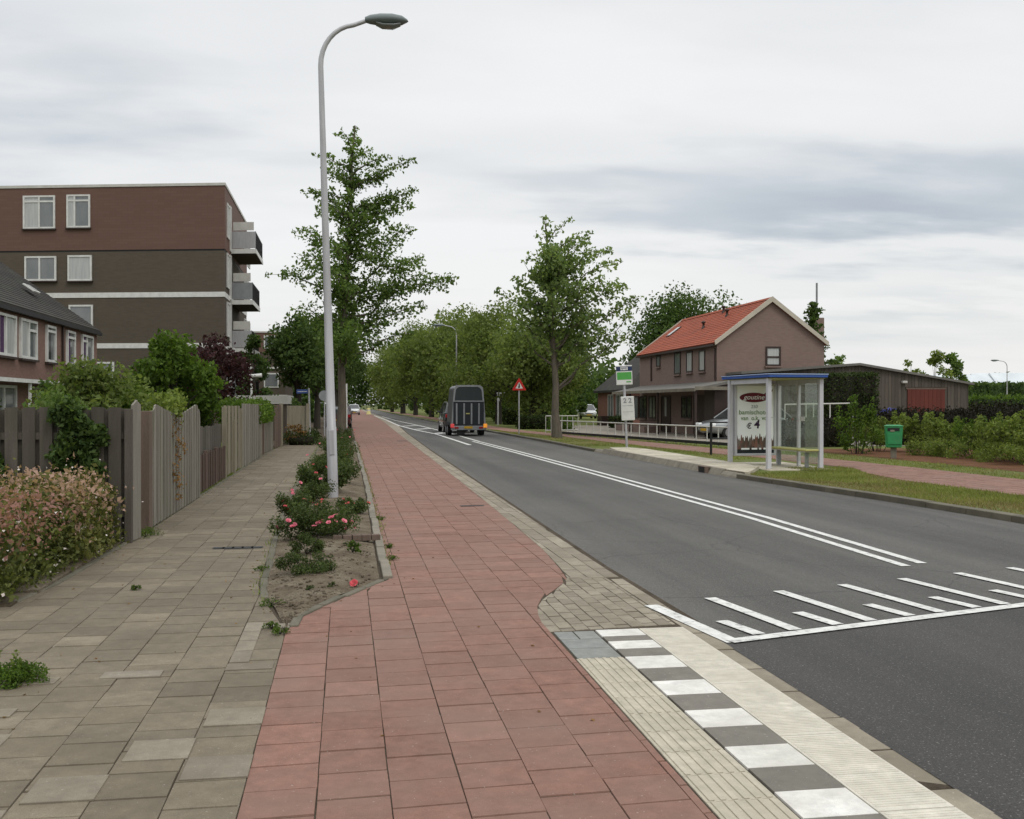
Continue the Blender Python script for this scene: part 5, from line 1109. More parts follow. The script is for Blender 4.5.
SH = [(858, 30.5, 1.45, .95, 'tall bushy shrub with pale leaves at the left end of the shrub bed'), (877, 32.0, 1.0, .9, 'shrub directly behind the green litter bin'), (914, 31.5, 1.02, 1.0, 'low shrub just right of the green litter bin'), (936, 30.8, 1.0, .95, 'second low shrub right of the litter bin'), (957, 29.6, .98, .95, 'third low shrub right of the litter bin'), (976, 28.4, .98, .9, 'fourth low shrub right of the litter bin'), (994, 27.4, 1.02, .95, 'low shrub third from the right edge of the bed'), (1010, 26.2, 1.05, .85, 'low shrub second from the right picture edge'), (1026, 25.2, 1.08, .9, 'shrub cut by the right picture edge'), (1046, 24.4, 1.0, .9, 'shrub just past the right picture edge')]
for i, (px, Y, h, w, lb) in enumerate(SH):
    r_ = np.random.default_rng(210 + i); x = at_y(px, Y); t = thing('bed_shrub', lb, 'shrub', (x, Y, VZ), 0, 'shrubs in the right-hand bed')
    cs, rs = crown_clumps(r_, .12, h, w, w * .8, 20, .6, .26, .44); st = MB()
    for k in range(10):     # upright shoots
        an = r_.uniform(0, 6.28); q = r_.uniform(.1, .95) * w; hh = h * r_.uniform(.85, 1.25); tip = (q * math.cos(an), q * .8 * math.sin(an), hh)
        st.tube([(tip[0] * .3, tip[1] * .3, 0), tip], [.012, .004], 5, False); cs += [(tip[0], tip[1], hh * f) for f in (.75, .88, 1)]; rs += [.15, .12, .08]
    P = balls(cs, rs, 2100, r_, .15); P[:, 2] = np.maximum(np.abs(P[:, 2]), .02)
    st.build('stems', 'bark_dark', t); foliage('leaves', P, .085, 'leaf_bright' if i in (0, 5) else 'leaf_olive', t, r_, .4)
    # leafy front row low down
for i, (px, Y) in enumerate(((925, 29.3), (950, 28.2), (975, 27.0), (1000, 25.6), (1022, 24.2))):
    low_plant(['pale flowering ground plant below the shrubs right of the bin', 'second pale ground plant along the shrub bed', 'middle pale ground plant along the shrub bed', 'fourth pale ground plant along the shrub bed', 'pale ground plant at the right picture edge'][i], at_y(px, Y), Y, 1.5, .55, 1500, 'leaf_olive', 230 + i, 'ground_plant', 'plant', .06, VZ, 'ground plants in the right-hand bed')
t = thing('tarpaulin', 'crumpled blue plastic sheet in front of the plank shed', 'sheet', (at_y(889, 40), 40, VZ))
a = MB(); prof = []
for k in range(9):
    an = math.pi * k / 8; prof.append([(-.42 * math.cos(an) * (1 - .3 * q), .5 * (q - .5) * 2, (1.42 if k not in (0, 8) else 0) * (1 if 1 else 0) * (.72 + .28 * math.sin(an) * (1 - .5 * abs(q - .4))) + .05 * rnd.uniform(-1, 1)) for q in (0, .25, .5, .75, 1)])
a.loft(prof, closed=False, caps=False); a.build('sheet', 'tarp_blue', t)
# far right: hedges, greenhouses, field
hedge_px('bright grassy hedge bank in front of the far dark hedge', 940, 1075, 78, 2.5, 2.15, 4200, 'leaf_bright', .22, 240, 'far_hedge', 'leaf_hedge', .12)
hedge_px('rusty brown low bushes at the right edge before the far hedge', 985, 1075, 60, 2.0, 1.45, 2600, 'leaf_brown', .18, 241, 'far_hedge', 'leaf_brown', .18)
hedge_px('long dark green hedge below the greenhouses', 935, 1090, 118, 2.5, 4.15, 7000, 'leaf_dark', .36, 242, 'far_hedge', 'leaf_dark', .12)
gh = thing('greenhouse', 'row of white greenhouse roofs beyond the far hedge', 'greenhouse', (at_y(925, 150), 150, 0), 0)
a = MB(); Lg = 46
a.b2(0, Lg, 0, 30, 0, 4.4); a.build('wall', 'greenhouse', gh)
a = MB()
for k in range(6):
    a.prism([(k * 5, 4.42), (k * 5 + 2.5, 6.3), (k * 5 + 5, 4.42)], 'x', 0, 12.5); a.prism([(k * 5, 4.42), (k * 5 + 2.5, 6.7), (k * 5 + 5, 4.42)], 'x', 12.6, Lg)
a.build('roof', 'greenhouse', gh)
a = MB()
for k in range(30): a.b2(k * 1.55, k * 1.55 + .08, -.06, -.003, 0, 4.4)
a.build('glazing_bar', 'white', gh)
def woods(name, label, pts, n, s, leaf, seed):
    rng = np.random.default_rng(seed); cs, rs = [], []
    for (x0, x1, y, h) in pts:
        m = int((x1 - x0) / 2.2) + 1
        for k in range(m):
            x = x0 + (x1 - x0) * k / max(1, m - 1) + rng.normal(); hh = h * rng.uniform(.7, 1.05)
            for q in (.25, .55, .85): cs.append((x + rng.normal() * 1.0, y + rng.normal() * 2, hh * q)); rs.append(h * .20 * rng.uniform(.8, 1.3))
    P = balls(cs, rs, n, rng, .3); P[:, 2] = np.abs(P[:, 2]); tag(foliage(name, P, s, leaf, None, rng, .3), label, None, None, 'stuff')
woods('distant_woods', 'far-off belt of trees along the right horizon', [(120, 330, 300, 11), (60, 120, 320, 10)], 9000, 1.5, 'leaf_dark', 250)
woods('distant_woods', 'dark wood closing off the far end of the road and the left side', [(-60, -4, 190, 9), (-4, 30, 345, 14), (14, 40, 160, 9), (22, 60, 130, 6.5), (-40, -7, 110, 6.5)], 24000, 1.0, 'leaf_dark', 251)
woods('roadside_undergrowth', 'shadowy undergrowth beneath the roadside trees', [(13, 20, 88, 2.4), (12.4, 18, 108, 2.4), (11.8, 18, 130, 2.6), (-10, -5, 74, 2.6), (-9, -4.5, 95, 2.6), (-10, -4.5, 62, 2.0), (11.5, 22, 160, 3)], 9000, .42, 'leaf_dark', 252)

# ================================================================== RAILINGS
a0 = Vector((13.35, 37.3)); a1 = Vector((11.42, 48.7)); dr = (a1 - a0).normalized(); Lr = (a1 - a0).length + 4.6
t = thing('railing', 'low white garden railing beside the far cycle path with a dark lower bar', 'railing', (a0.x, a0.y, VZ), math.atan2(dr.y, dr.x))
a = MB(); a.tube([(-3.5, 0, .72), (Lr, 0, .72)], .028, 8); a.build('top_rail', 'offwhite', t)
a = MB(); a.b2(-3.5, Lr, -.04, .04, .06, .17); a.build('bottom_rail', 'black', t)
for k in range(-4, int(Lr / .83) + 1):
    a = MB(); a.tube([(k * .83, 0, 0), (k * .83, 0, .715)], .022, 6); a.build('upright', 'offwhite', t)
p = gp(572, 436); t = thing('garden_gate', 'small white barred gate left of the railing behind the tree trunk', 'gate', (p.x - .1, p.y + 2.0, VZ), R(20))
a = MB(); a.tube([(-1.0, 0, .95), (1.0, 0, .95)], .03, 6); a.tube([(-1.0, 0, .2), (1.0, 0, .2)], .03, 6)
for k in range(7): a.tube([(-1 + k / 3, 0, .05), (-1 + k / 3, 0, .95)], .02, 6)
a.build('bars', 'offwhite', t)
gy = 38.8; gx0, gx1 = at_y(785, gy), at_y(853, gy)
t = thing('garden_gate', 'tall white tubular gate and rails behind the bus shelter', 'gate', (gx0, gy, VZ))
a = MB(); W_ = gx1 - gx0; a.tube([(0, 0, 0), (0, 0, 1.55), (W_, 0, 1.6), (W_, 0, 0)], .03, 8); a.build('frame', 'offwhite', t)
a = MB()
for px in (799, 806, 813.5, 830): x = at_y(px, gy) - gx0; a.tube([(x, 0, .15), (x, 0, 1.56)], .028, 6)
a.tube([(0, 0, .6), (W_, 0, .62)], .02, 6); a.build('bars', 'offwhite', t)
p = gp(711, 455, VZ); t = thing('barrier', 'black two-bar metal barrier left of the bus shelter', 'barrier', (p.x, p.y, VZ), R(8))
a = MB(); a.tube([(0, 0, 0), (0, 0, 1.02)], .04, 8); a.build('post', 'black', t)
a = MB(); a.tube([(1.5, 0, 0), (1.5, 0, 1.02)], .04, 8); a.build('post', 'black', t)
for z in (1.0, .5): a = MB(); a.tube([(-.03, 0, z), (1.53, 0, z)], .026, 8); a.build('bar', 'black', t)

# ================================================================== BUS SHELTER
def text_mesh(s, size, parent, mat_, loc, name='lettering', shear=0.0, sx=1.0, ext=.001, bold=0.0):
    cu = bpy.data.curves.new('tmp', 'FONT'); cu.body = s; cu.size = size; cu.align_x = 'CENTER'; cu.align_y = 'CENTER'; cu.extrude = ext; cu.shear = shear; cu.offset = bold
    ob = bpy.data.objects.new('tmp', cu); col.objects.link(ob); dg = bpy.context.evaluated_depsgraph_get(); dg.update()
    me = bpy.data.meshes.new_from_object(ob.evaluated_get(dg)); bpy.data.objects.remove(ob); bpy.data.curves.remove(cu)
    me.transform(Matrix.Rotation(R(90), 4, 'X') @ Matrix.Diagonal((sx, 1, 1, 1))); me.materials.clear(); me.materials.append(M[mat_])
    for p in me.polygons: p.material_index = 0
    o = bpy.data.objects.new(name, me); col.objects.link(o); o.parent = parent; o.location = loc; return o
SZ = .06
sh = thing('bus_shelter', 'glass bus shelter with white posts and blue roof on the far platform', 'bus shelter', (*gp(768.6, 469.3, .06).xy, SZ), R(4))
SW, SL, STP = 1.36, 2.12, 2.17
for x, y in ((0, 0), (0, SL), (SW, 0), (SW, SL), (SW, SL * .5)):
    w = .105 if y != SL * .5 else .08
    a = MB(); a.box((x, y, STP / 2), (w, w, STP), 0, .012); a.build('post', 'shelter_post', sh)
a = MB(); a.box((SW / 2, SL / 2 + .07, STP + .045), (SW + .18, SL + .52, .06), 0, .012); r_ = a.build('roof', 'blue', sh)
a = MB(); a.box((SW / 2, SL / 2 + .07, STP + .09), (SW + .21, SL + .55, .024), 0, .01); a.build('roof_top', 'blue_pale', r_)  # thin pale layer, the roof edge highlight put into its colour
a = MB(); a.box((SW / 2, SL / 2 + .07, STP - .004), (SW + .1, SL + .4, .01)); a.build('ceiling', 'bench_yellow', r_)
a = MB(); a.b2(SW - .03, SW + .03, .1, SL - .1, STP - .14, STP - .012); a.build('beam', 'shelter_post', sh)
a = MB(); a.b2(-.03, .03, .1, SL - .1, STP - .12, STP - .012); a.build('beam', 'shelter_post', sh)
def pane_box(x0, x1, y0, y1, z0, z1, nm='glass_pane'):
    a = MB(); a.b2(x0, x1, y0, y1, z0, z1); return a.build(nm, 'glass_shelter', sh)
pane_box(SW - .006, SW + .006, .08, SL * .5 - .06, .12, 2.05); gb = pane_box(SW - .006, SW + .006, SL * .5 + .06, SL - .08, .12, 2.05)
pane_box(.95, SW - .09, -.006, .006, .12, 2.05)
a = MB(); a.b2(SW - .016, SW - .0065, .75, .98, 1.13, 1.24); a.build('notice', 'white', sh)
a = MB(); a.box((SW - .26, SL * .42, .44), (.36, 1.95, .045), 0, .02); b_ = a.build('bench', 'bench_yellow', sh)
a = MB(); a.box((SW - .26, SL * .42, .405), (.30, 1.8, .03), 0, .01); a.build('bench_frame', 'offwhite', b_)
for y in (SL * .42 - .7, SL * .42 + .7): a = MB(); a.b2(SW - .30, SW - .22, y - .03, y + .03, 0, .4); a.build('bench_leg', 'sign_grey', b_)
# poster case closing the far end, facing the camera
ax0, ax1, az0, az1 = .10, SW - .10, .22, 2.08; ay = SL
a = MB(); f = .06
a.b2(ax0, ax1, ay - .07, ay + .07, az0, az0 + f, .01); a.b2(ax0, ax1, ay - .07, ay + .07, az1 - f, az1, .01); a.b2(ax0, ax0 + f, ay - .07, ay + .07, az0 + f, az1 - f); a.b2(ax1 - f, ax1, ay - .07, ay + .07, az0 + f, az1 - f)
case = a.build('poster_case', 'shelter_post', sh)
a = MB(); a.b2(ax0 + f - .005, ax1 - f + .005, ay - .04, ay + .04, az0 + f - .005, az1 - f + .005); a.build('poster', 'poster', case)
pc = (ax0 + ax1) / 2; py_ = ay - .043; wv = ax1 - ax0 - 2 * f
a = MB(); ring = [(pc - .04 + .40 * math.cos(q), py_ + .0015, 1.72 + .125 * math.sin(q)) for q in np.linspace(0, 2 * math.pi, 40, endpoint=False)]
a.add(ring + [(x, py_ - .0005, z) for x, _, z in ring], [tuple(range(40, 80))] + [(k, (k + 1) % 40, 40 + (k + 1) % 40, 40 + k) for k in range(40)]); a.build('poster_oval', 'poster_red', case)
a = MB(); a.prism([(pc + .20, 1.78), (pc + .40, 1.93), (pc + .50, 1.92), (pc + .38, 1.76)], 'y', py_ - .0004, py_ + .001); a.build('poster_flourish', 'poster_red', case)
text_mesh('goutine', .175, case, 'poster', (pc - .04, py_ - .0025, 1.725), 'lettering', .3, 1.1)
text_mesh('250', .115, case, 'poster_grey', (pc - .03, py_ - .001, 1.48), 'lettering', .1, 1.1)
text_mesh('bamischotels', .165, case, 'poster_green', (pc, py_ - .001, 1.335), 'lettering', 0, 1.08, .001, .002)
for wd, dx in (('van', -.30), ('o.k.', .0), ('voor', .33)): text_mesh(wd, .155, case, 'poster_green', (pc + dx, py_ - .001, 1.185), 'lettering', 0, 1.0, .001, .002)
text_mesh('€', .20, case, 'poster_plum', (pc - .18, py_ - .001, .98), 'lettering', .1, 1.1, .001, .004); text_mesh('4', .30, case, 'poster_plum', (pc + .04, py_ - .001, 1.02), 'lettering', .1, 1.0, .001, .008)
a = MB(); top = []
n = 60
for k in range(n + 1):
    x = ax0 + f + wv * k / n; top.append((x, .66 + .05 * math.sin(k * 1.9) + .05 * math.sin(k * .83 + 1) + .06 * math.exp(-((k - 36) / 3) ** 2) + .03 * rnd.random()))
a.prism([(ax0 + f, .37)] + top + [(ax1 - f, .37)], 'y', py_ + .001, py_ + .0025); a.build('poster_crowd', 'crowd', case)
a = MB(); a.b2(ax0 + f, ax1 - f, py_ - .0012, py_ + .002, az0 + f, .385); a.build('poster_footer', 'ramp_dark', case)
a = MB()
for x0, x1 in ((.12, .34), (.40, .55), (.60, .66), (.72, .93)): a.b2(ax0 + f + wv * x0, ax0 + f + wv * x1, py_ - .004, py_ - .002, .375, .42)
a.build('poster_slogan', 'poster', case)

# ================================================================== BUS STOP SIGN, LITTER BIN, SIGNS
p = gp(626.8, 446.5, .13); t = thing('bus_stop_sign', 'bus stop pole with green and white sign and a timetable case', 'bus stop sign', (p.x, p.y, .13), 0); t.rotation_euler = (0, R(-2.6), 0)
a = MB(); a.tube([(0, 0, -.05), (0, 0, 2.78)], .045, 10); a.build('pole', 'galv', t)
a = MB(); a.b2(-.29, .29, -.075, -.045, 2.16, 2.84, .012); bd = a.build('sign_board', 'white', t)
a = MB(); a.b2(-.285, .285, -.079, -.0755, 2.64, 2.80); a.build('navy_band', 'navy', bd)
a = MB(); a.box((0, -.081, 2.725), (.26, .006, .11), 0, .002); a.build('bus_symbol', 'white', bd)
a = MB()
for k in range(3): a.b2(-.10 + k * .07, -.045 + k * .07, -.0855, -.0845, 2.725, 2.76)
a.b2(-.085, -.055, -.0855, -.0845, 2.68, 2.70); a.b2(.055, .085, -.0855, -.0845, 2.68, 2.70); a.build('bus_windows', 'navy', bd)
a = MB(); a.b2(-.26, .26, -.079, -.0755, 2.34, 2.60); a.build('green_field', 'green_sign', bd)
a = MB(); a.b2(.06, .24, -.079, -.0755, 2.24, 2.28); a.build('green_mark', 'green_sign', bd)
a = MB(); a.box((.07, -.08, 1.33), (.46, .12, .84), R(-14), .02); cs_ = a.build('timetable_case', 'white', t)
q = Matrix.Rotation(R(-14), 4, 'Z')
o = text_mesh('2 2', .23, cs_, 'sign_grey', (.07 + .015, -.08, 1.62), 'lettering', 0, 1, .001, .008); o.rotation_euler = (0, 0, R(-14)); o.location = (.07 - .062 * math.sin(R(14)), -.08 - .0625 * math.cos(R(14)), 1.60)
a = MB(); a.b2(-.18, .18, -.0625, -.0605, 1.42 - 1.33, 1.435 - 1.33); a.b2(-.18, .18, -.0625, -.0605, -.12, -.11); o = a.build('timetable_lines', 'sign_grey', cs_); o.location = (.07, -.08, 1.33); o.rotation_euler = (0, 0, R(-14))
p = gp(893.5, 458.5, VZ); t = thing('litter_bin', 'bright green litter bin on a short post at the edge of the far cycle path', 'litter bin', (p.x, p.y, VZ), R(-24)); t.scale = (.95, .95, .93)
a = MB(); a.box((0, 0, .18), (.16, .16, .40), 0, .015); a.build('post', 'kerb', t)
def bin_ring(z, w, d, r=.06):
    out = []
    for sx, sy, a0_ in ((1, 1, 0), (-1, 1, 90), (-1, -1, 180), (1, -1, 270)):
        for k in range(5): an = R(a0_ + 90 * k / 4); out.append((sx * (w / 2 - r) + r * math.cos(an), sy * (d / 2 - r) + r * math.sin(an), z))
    return out
a = MB(); a.loft([bin_ring(.34, .38, .34), bin_ring(.36, .44, .38), bin_ring(.78, .49, .42), bin_ring(.95, .50, .42), bin_ring(1.02, .47, .40), bin_ring(1.04, .38, .30)], sm=False); b_ = a.build('body', 'green_bin', t)
a = MB(); a.box((-.02, -.214, .90), (.34, .012, .10), 0, .004); a.build('slot', 'black', b_)
a = MB(); a.box((.02, -.209, .62), (.40, .012, .34), 0, .004); dd = a.build('door', 'green_bin', b_)
a = MB(); a.box((0, -.0, 1.0), (.52, .45, .05), 0, .02); a.build('lid_rim', 'green_bin', b_)
a = MB(); a.box((-.05, -.218, .86), (.12, .008, .06), .0, .002); a.build('sticker', 'wood_tan', b_)
p = gp(519, 434, VZ); t = thing('warning_sign', 'red triangular warning sign on a grey post on the far verge', 'road sign', (p.x, p.y, VZ), 0)
a = MB(); a.tube([(0, 0, -.05), (0, 0, 2.8)], .038, 8); a.build('pole', 'galv', t)
def tri(mb, c, w, y0, y1, rr=.06):
    hh = w * .866; V_ = [(-w / 2, c - hh / 3), (w / 2, c - hh / 3), (0, c + hh * 2 / 3)]; out = []
    for k in range(3):
        p, q, s = Vector(V_[k - 1]), Vector(V_[k]), Vector(V_[(k + 1) % 3]); u, v = (p - q).normalized() * w * rr, (s - q).normalized() * w * rr; out += [tuple(q + u), tuple(q + (u + v) * .42), tuple(q + v)]
    mb.prism(out, 'y', y0, y1)
a = MB(); tri(a, 2.52, .78, -.062, -.04); b_ = a.build('sign_plate', 'sign_red', t)
a = MB(); tri(a, 2.505, .40, -.066, -.0625); a.build('white_field', 'white', b_)
a = MB(); a.b2(-.035, .03, -.07, -.0665, 2.42, 2.60); a.b2(-.06, -.03, -.07, -.0665, 2.42, 2.5); a.box((0, -.068, 2.63), (.055, .004, .05)); a.build('pictogram', 'black', b_)
p = gp(310.3, 443.5); t = thing('street_name_sign', 'blue street name plate on a thin grey post at the left path', 'street sign', (p.x, p.y, 0), R(4)); t.rotation_euler = (0, R(-1.4), R(6))
a = MB(); a.tube([(0, 0, -.05), (0, 0, 2.27)], .035, 8); a.build('pole', 'galv', t)
a = MB(); a.b2(-.50, -.04, -.015, .015, 2.06, 2.22, .004); b_ = a.build('name_plate', 'sign_blue', t); a = MB(); a.b2(-.46, -.08, -.018, -.0155, 2.13, 2.15); a.build('lettering', 'white', b_)
X_ = at_y(324.2, 54); t = thing('round_sign', 'grey round road sign seen from behind beside the tall lamp post', 'road sign', (X_, 54, 0))
a = MB(); a.tube([(0.02, 0, -.05), (0.02, 0, 2.3)], .035, 8); a.build('pole', 'galv', t); a = MB(); a.tube([(0, -.02, 2.05), (0, -.05, 2.05)], .27, 24); a.build('sign_plate', 'sign_grey', t)
p = gp(346.5, 433.5); t = thing('marker_post', 'slender white post with a black foot at the edge of the red path', 'post', (p.x, p.y, 0))
a = MB(); a.tube([(0, 0, .2), (0, 0, 2.75)], .05, 8); a.build('pole', 'white', t); a = MB(); a.lathe([(.13, 0), (.13, .14), (.09, .26), (.055, .28)], (0, 0, 0), 12); a.build('foot', 'black', t)
p = gp(498, 425, VZ); t = thing('bracket_post', 'grey post with a short arm on the verge right of the trailer', 'post', (p.x, p.y, VZ))
a = MB(); a.tube([(0, 0, 0), (0, 0, 2.35)], .06, 8); a.build('pole', 'galv', t); a = MB(); a.b2(-.1, .5, -.05, .05, 2.36, 2.46, .01); a.b2(-.06, .1, -.045, .045, 1.8, 2.355); a.build('arm', 'galv', t)
p = gp(368.6, 414.3); t = thing('island_bollard', 'small yellow bollard on the far traffic island', 'bollard', (p.x, p.y, 0))
a = MB(); a.lathe([(.42, 0), (.40, .1), (.30, .14), (.29, .9), (.24, 1.0), (.02, 1.03)], (0, 0, 0), 12); a.build('body', 'bollard_yellow', t); a = MB(); a.lathe([(.305, .55), (.305, .75)], (0, 0, 0), 12); a.build('band', 'white', t)

# ================================================================== VEHICLES
def car(label, paint, x, y, z, rz, L_=4.1, W_=1.72, H_=1.46, kind='hatch', group=None, name='parked_car'):
    """body lofted along its length (+y is forward), glasshouse, roof, four wheels, lamps"""
    t = thing(name, label, 'car', (x, y, z), rz, group); hl = L_ / 2
    st = [(-hl, .72, .42, .72), (-hl + .06, .86, .34, .90), (-hl + .35, .97, .24, .97), (-hl + .9, 1.0, .20, .98), (0, 1.0, .20, .96), (hl - 1.25, 1.0, .20, .93), (hl - .9, .99, .2, .86), (hl - .35, .93, .26, .76), (hl - .08, .80, .34, .66), (hl, .64, .42, .58)]
    rings = []
    for yy, wf, zb, zt in st:
        w = W_ / 2 * wf; zt *= H_ / 1.46
        rings.append([(-w * .86, yy, zb), (w * .86, yy, zb), (w * .98, yy, zb + .12), (w, yy, (zb + zt) / 2), (w * .98, yy, zt - .08), (w * .88, yy, zt), (-w * .88, yy, zt), (-w * .98, yy, zt - .08), (-w, yy, (zb + zt) / 2), (-w * .98, yy, zb + .12)])
    a = MB(); a.loft(rings, sm=True); body = a.build('body', paint, t, True)
    zb = .93 * H_ / 1.46
    if kind == 'hatch': cab = [(-hl + .12, .80, zb), (-hl + .42, .76, H_ - .22), (-hl + .75, .74, H_ - .03), (-.2, .75, H_), (.35, .74, H_ - .05), (hl - 1.0, .82, zb - .03)]
    else: cab = [(-hl + .10, .84, zb), (-hl + .22, .82, H_ - .25), (-hl + .40, .80, H_ - .02), (0, .80, H_), (.35, .79, H_ - .04), (hl - 1.15, .86, zb)]
    rings = [[(-W_ / 2 * .95, yy, zb - .04), (W_ / 2 * .95, yy, zb - .04), (W_ / 2 * (.95 - (.95 - w) * min(1, max(0, zt - zb) / .35)), yy, zt), (-W_ / 2 * (.95 - (.95 - w) * min(1, max(0, zt - zb) / .35)), yy, zt)] for yy, w, zt in cab]
    a = MB(); a.loft(rings, sm=False); cb = a.build('windows', 'pane_dark', body, True)
    tp = [c for c in cab if c[2] > H_ - .12]; a = MB()
    rings = [[(-W_ / 2 * w * 1.01, yy, zt - .03), (W_ / 2 * w * 1.01, yy, zt - .03), (W_ / 2 * w * .93, yy, zt + .022), (-W_ / 2 * w * .93, yy, zt + .022)] for yy, w, zt in tp]
    a.loft(rings); a.build('roof', paint, body, True)
    a = MB()
    for s in (-1, 1):
        for (ya, za), (yb, zz) in (((cab[0][0], zb - .02), (cab[2][0], H_ - .03)), ((-.1, zb), (-.12, H_ - .02)), ((cab[-1][0], zb - .03), (cab[-2][0], H_ - .05))):
            xa, xb = W_ / 2 * .955, W_ / 2 * .77; a.tube([(s * xa, ya, za), (s * xb, yb, zz)], .035, 5)
    a.build('pillar', paint, body)
    for s in (-1, 1):
        for yy in (-hl + .78, hl - .80):
            a = MB(); a.tube([(s * (W_ / 2 - .20), yy, .31), (s * (W_ / 2 + .005), yy, .31)], .31, 18, True, False); wh = a.build('wheel', 'rubber', t)
            a = MB(); a.tube([(s * (W_ / 2 - .02), yy, .31), (s * (W_ / 2 + .015), yy, .31)], .20, 14, True, False); a.build('rim', 'chrome', wh)
        a = MB(); a.box((s * W_ * .36, hl - .10, .64 * H_ / 1.46), (.34, .16, .13), 0, .03); a.build('headlight', 'poster', t)
        a = MB(); a.box((s * W_ * .41, -hl + .07, .80 * H_ / 1.46), (.20, .14, .2), 0, .03); a.build('tail_light', 'lens_red', t)
        a = MB(); a.box((s * (W_ / 2 + .06), .72, .98 * H_ / 1.46), (.16, .09, .11), 0, .02); a.build('mirror', paint, t)
    a = MB(); a.box((0, -hl - .006, .56), (.50, .02, .11)); a.build('number_plate', 'plate', t); a = MB(); a.box((0, hl + .004, .42), (.50, .02, .11)); a.build('number_plate', 'plate', t)
    a = MB(); a.box((0, hl - .01, .55), (W_ * .5, .04, .10), 0, .01); a.build('grille', 'black', t); return t
car('silver car on the forecourt half hidden behind the bus shelter poster', 'car_silver', at_y(713, 44.5) + 1.75, 45.2, VZ, R(100), 4.2, 1.72, 1.5)
car('white car parked on the drive left of the dark-roofed house', 'car_white', at_y(590.5, 106), 108, VZ + .05, R(176), 4.1, 1.75, 1.5)
car('dark red car parked beside the red path behind the young tree', 'car_red', at_y(352, 71) - .9, 73, 0, R(0), 4.2, 1.72, 1.5, 'hatch', 'cars parked far up the left side')
car('dark car parked one place further up the left side', 'car_dark', at_y(353, 92) - .95, 94, 0, R(0), 4.2, 1.72, 1.5, 'hatch', 'cars parked far up the left side')
car('pale car at the far end of the red path under the trees', 'car_white', at_y(354, 160), 162, 0, R(180), 4.1, 1.74, 1.6, 'hatch', 'cars parked far up the left side')
car('dark estate car towing the horse trailer', 'car_dark', 6.34, 60.6, 0, 0, 4.6, 1.76, 1.74, 'wagon', None, 'tow_car')
# horse trailer, seen from behind
t = thing('horse_trailer', 'dark grey horse trailer with a silver-ribbed rear ramp driving away on the road', 'trailer', (6.16, 52.6, 0))
def arch(w0, w1, z0, zs, zt, y, n=7):
    pts = [(-w0, y, z0), (w0, y, z0), (w1 + .05, y, zs)]
    for k in range(n): an = R(90) * k / (n - 1); pts.append((w1 - .25 + .25 * math.cos(an) + .0, y, zt - .25 + .25 * math.sin(an)))
    for k in range(n): an = R(90) + R(90) * k / (n - 1); pts.append((-w1 + .25 + .25 * math.cos(an), y, zt - .25 + .25 * math.sin(an)))
    pts.append((-w1 - .05, y, zs)); return pts
a = MB(); a.loft([arch(.88, .74, .46, 1.74, 2.56, 0), arch(.88, .74, .46, 1.74, 2.58, 1.0), arch(.88, .74, .46, 1.74, 2.58, 2.6), arch(.70, .62, .5, 1.6, 2.30, 3.2), arch(.4, .36, .6, 1.2, 1.7, 3.5)], sm=False); sh_ = a.build('shell', 'trailer_grey', t, True)
a = MB(); ro = arch(.885, .75, .44, 1.74, 2.59, -.03); ri = arch(.80, .67, .52, 1.74, 2.50, -.03); n = len(ro)
vs = ro + ri + [(x, y + .06, z) for x, y, z in ro] + [(x, y + .06, z) for x, y, z in ri]; fs = []
for k in range(n): m = (k + 1) % n; fs += [(k, m, n + m, n + k), (2 * n + k, 3 * n + k, 3 * n + m, 2 * n + m), (k, 2 * n + k, 2 * n + m, m), (n + k, n + m, 3 * n + m, 3 * n + k)]
a.add(vs, fs); a.build('rear_frame', 'sign_grey', t)
a = MB(); a.add([(x * .985, -.012, z) for x, y, z in arch(.80, .68, 1.78, 1.8, 2.51, 0)] , [tuple(range(len(ro)))]); a.build('upper_cover', 'tarp', t)
a = MB(); a.b2(-.78, .78, -.05, -.02, .56, 1.74, .01); rp = a.build('ramp', 'ramp_dark', t)
a = MB(); a.b2(-.80, .80, -.07, -.03, 1.742, 1.80); a.build('ramp_bar', 'sign_grey', rp)
for x in (-.62, -.24, .14, .52): a = MB(); a.b2(x - .035, x + .045, -.068, -.051, .60, 1.66, .008); a.build('ramp_rib', 'sign_grey', rp)
a = MB(); a.box((-.04, -.056, 1.14), (.20, .01, .06)); a.build('sticker', 'bench_yellow', rp)
a = MB(); a.b2(-.90, .90, -.10, .05, .30, .50, .02); lb = a.build('light_bar', 'sign_grey', t)
a = MB(); a.box((-.02, -.112, .44), (.42, .02, .12)); a.build('number_plate', 'plate', lb)
for x, mt in ((-.84, 'tail_red'), (.84, 'amber')): a = MB(); a.box((x, -.13, .52), (.19, .08, .20), 0, .02); a.build('tail_light', mt, lb)
for x in (-.62, .62): a = MB(); a.box((x, -.112, .42), (.2, .02, .1), 0, .01); a.build('reflector', 'lens_red', lb)
for s in (-1, 1):
    for y in (1.35, 2.15):
        a = MB(); a.tube([(s * .74, y, .32), (s * .95, y, .32)], .32, 18, True, False); w_ = a.build('wheel', 'rubber', t); a = MB(); a.tube([(s * .93, y, .32), (s * .962, y, .32)], .18, 12, True, False); a.build('rim', 'sign_grey', w_)
    a = MB(); a.prism([(.85, .55), (1.0, .70), (2.5, .70), (2.65, .55), (2.6, .52), (.9, .52)], 'x', s * .72, s * .98); a.build('mudguard', 'black', t, True)
a = MB(); a.b2(-.6, -.2, -.02, .02, .05, .30, .01); a.b2(.45, .5, -.02, .02, .1, .3); a.build('mud_flap', 'rubber', t)
a = MB(); a.tube([(-.5, 3.3, .42), (0, 5.2, .45)], .05, 6); a.tube([(.5, 3.3, .42), (0, 5.2, .45)], .05, 6); a.build('drawbar', 'sign_grey', t)

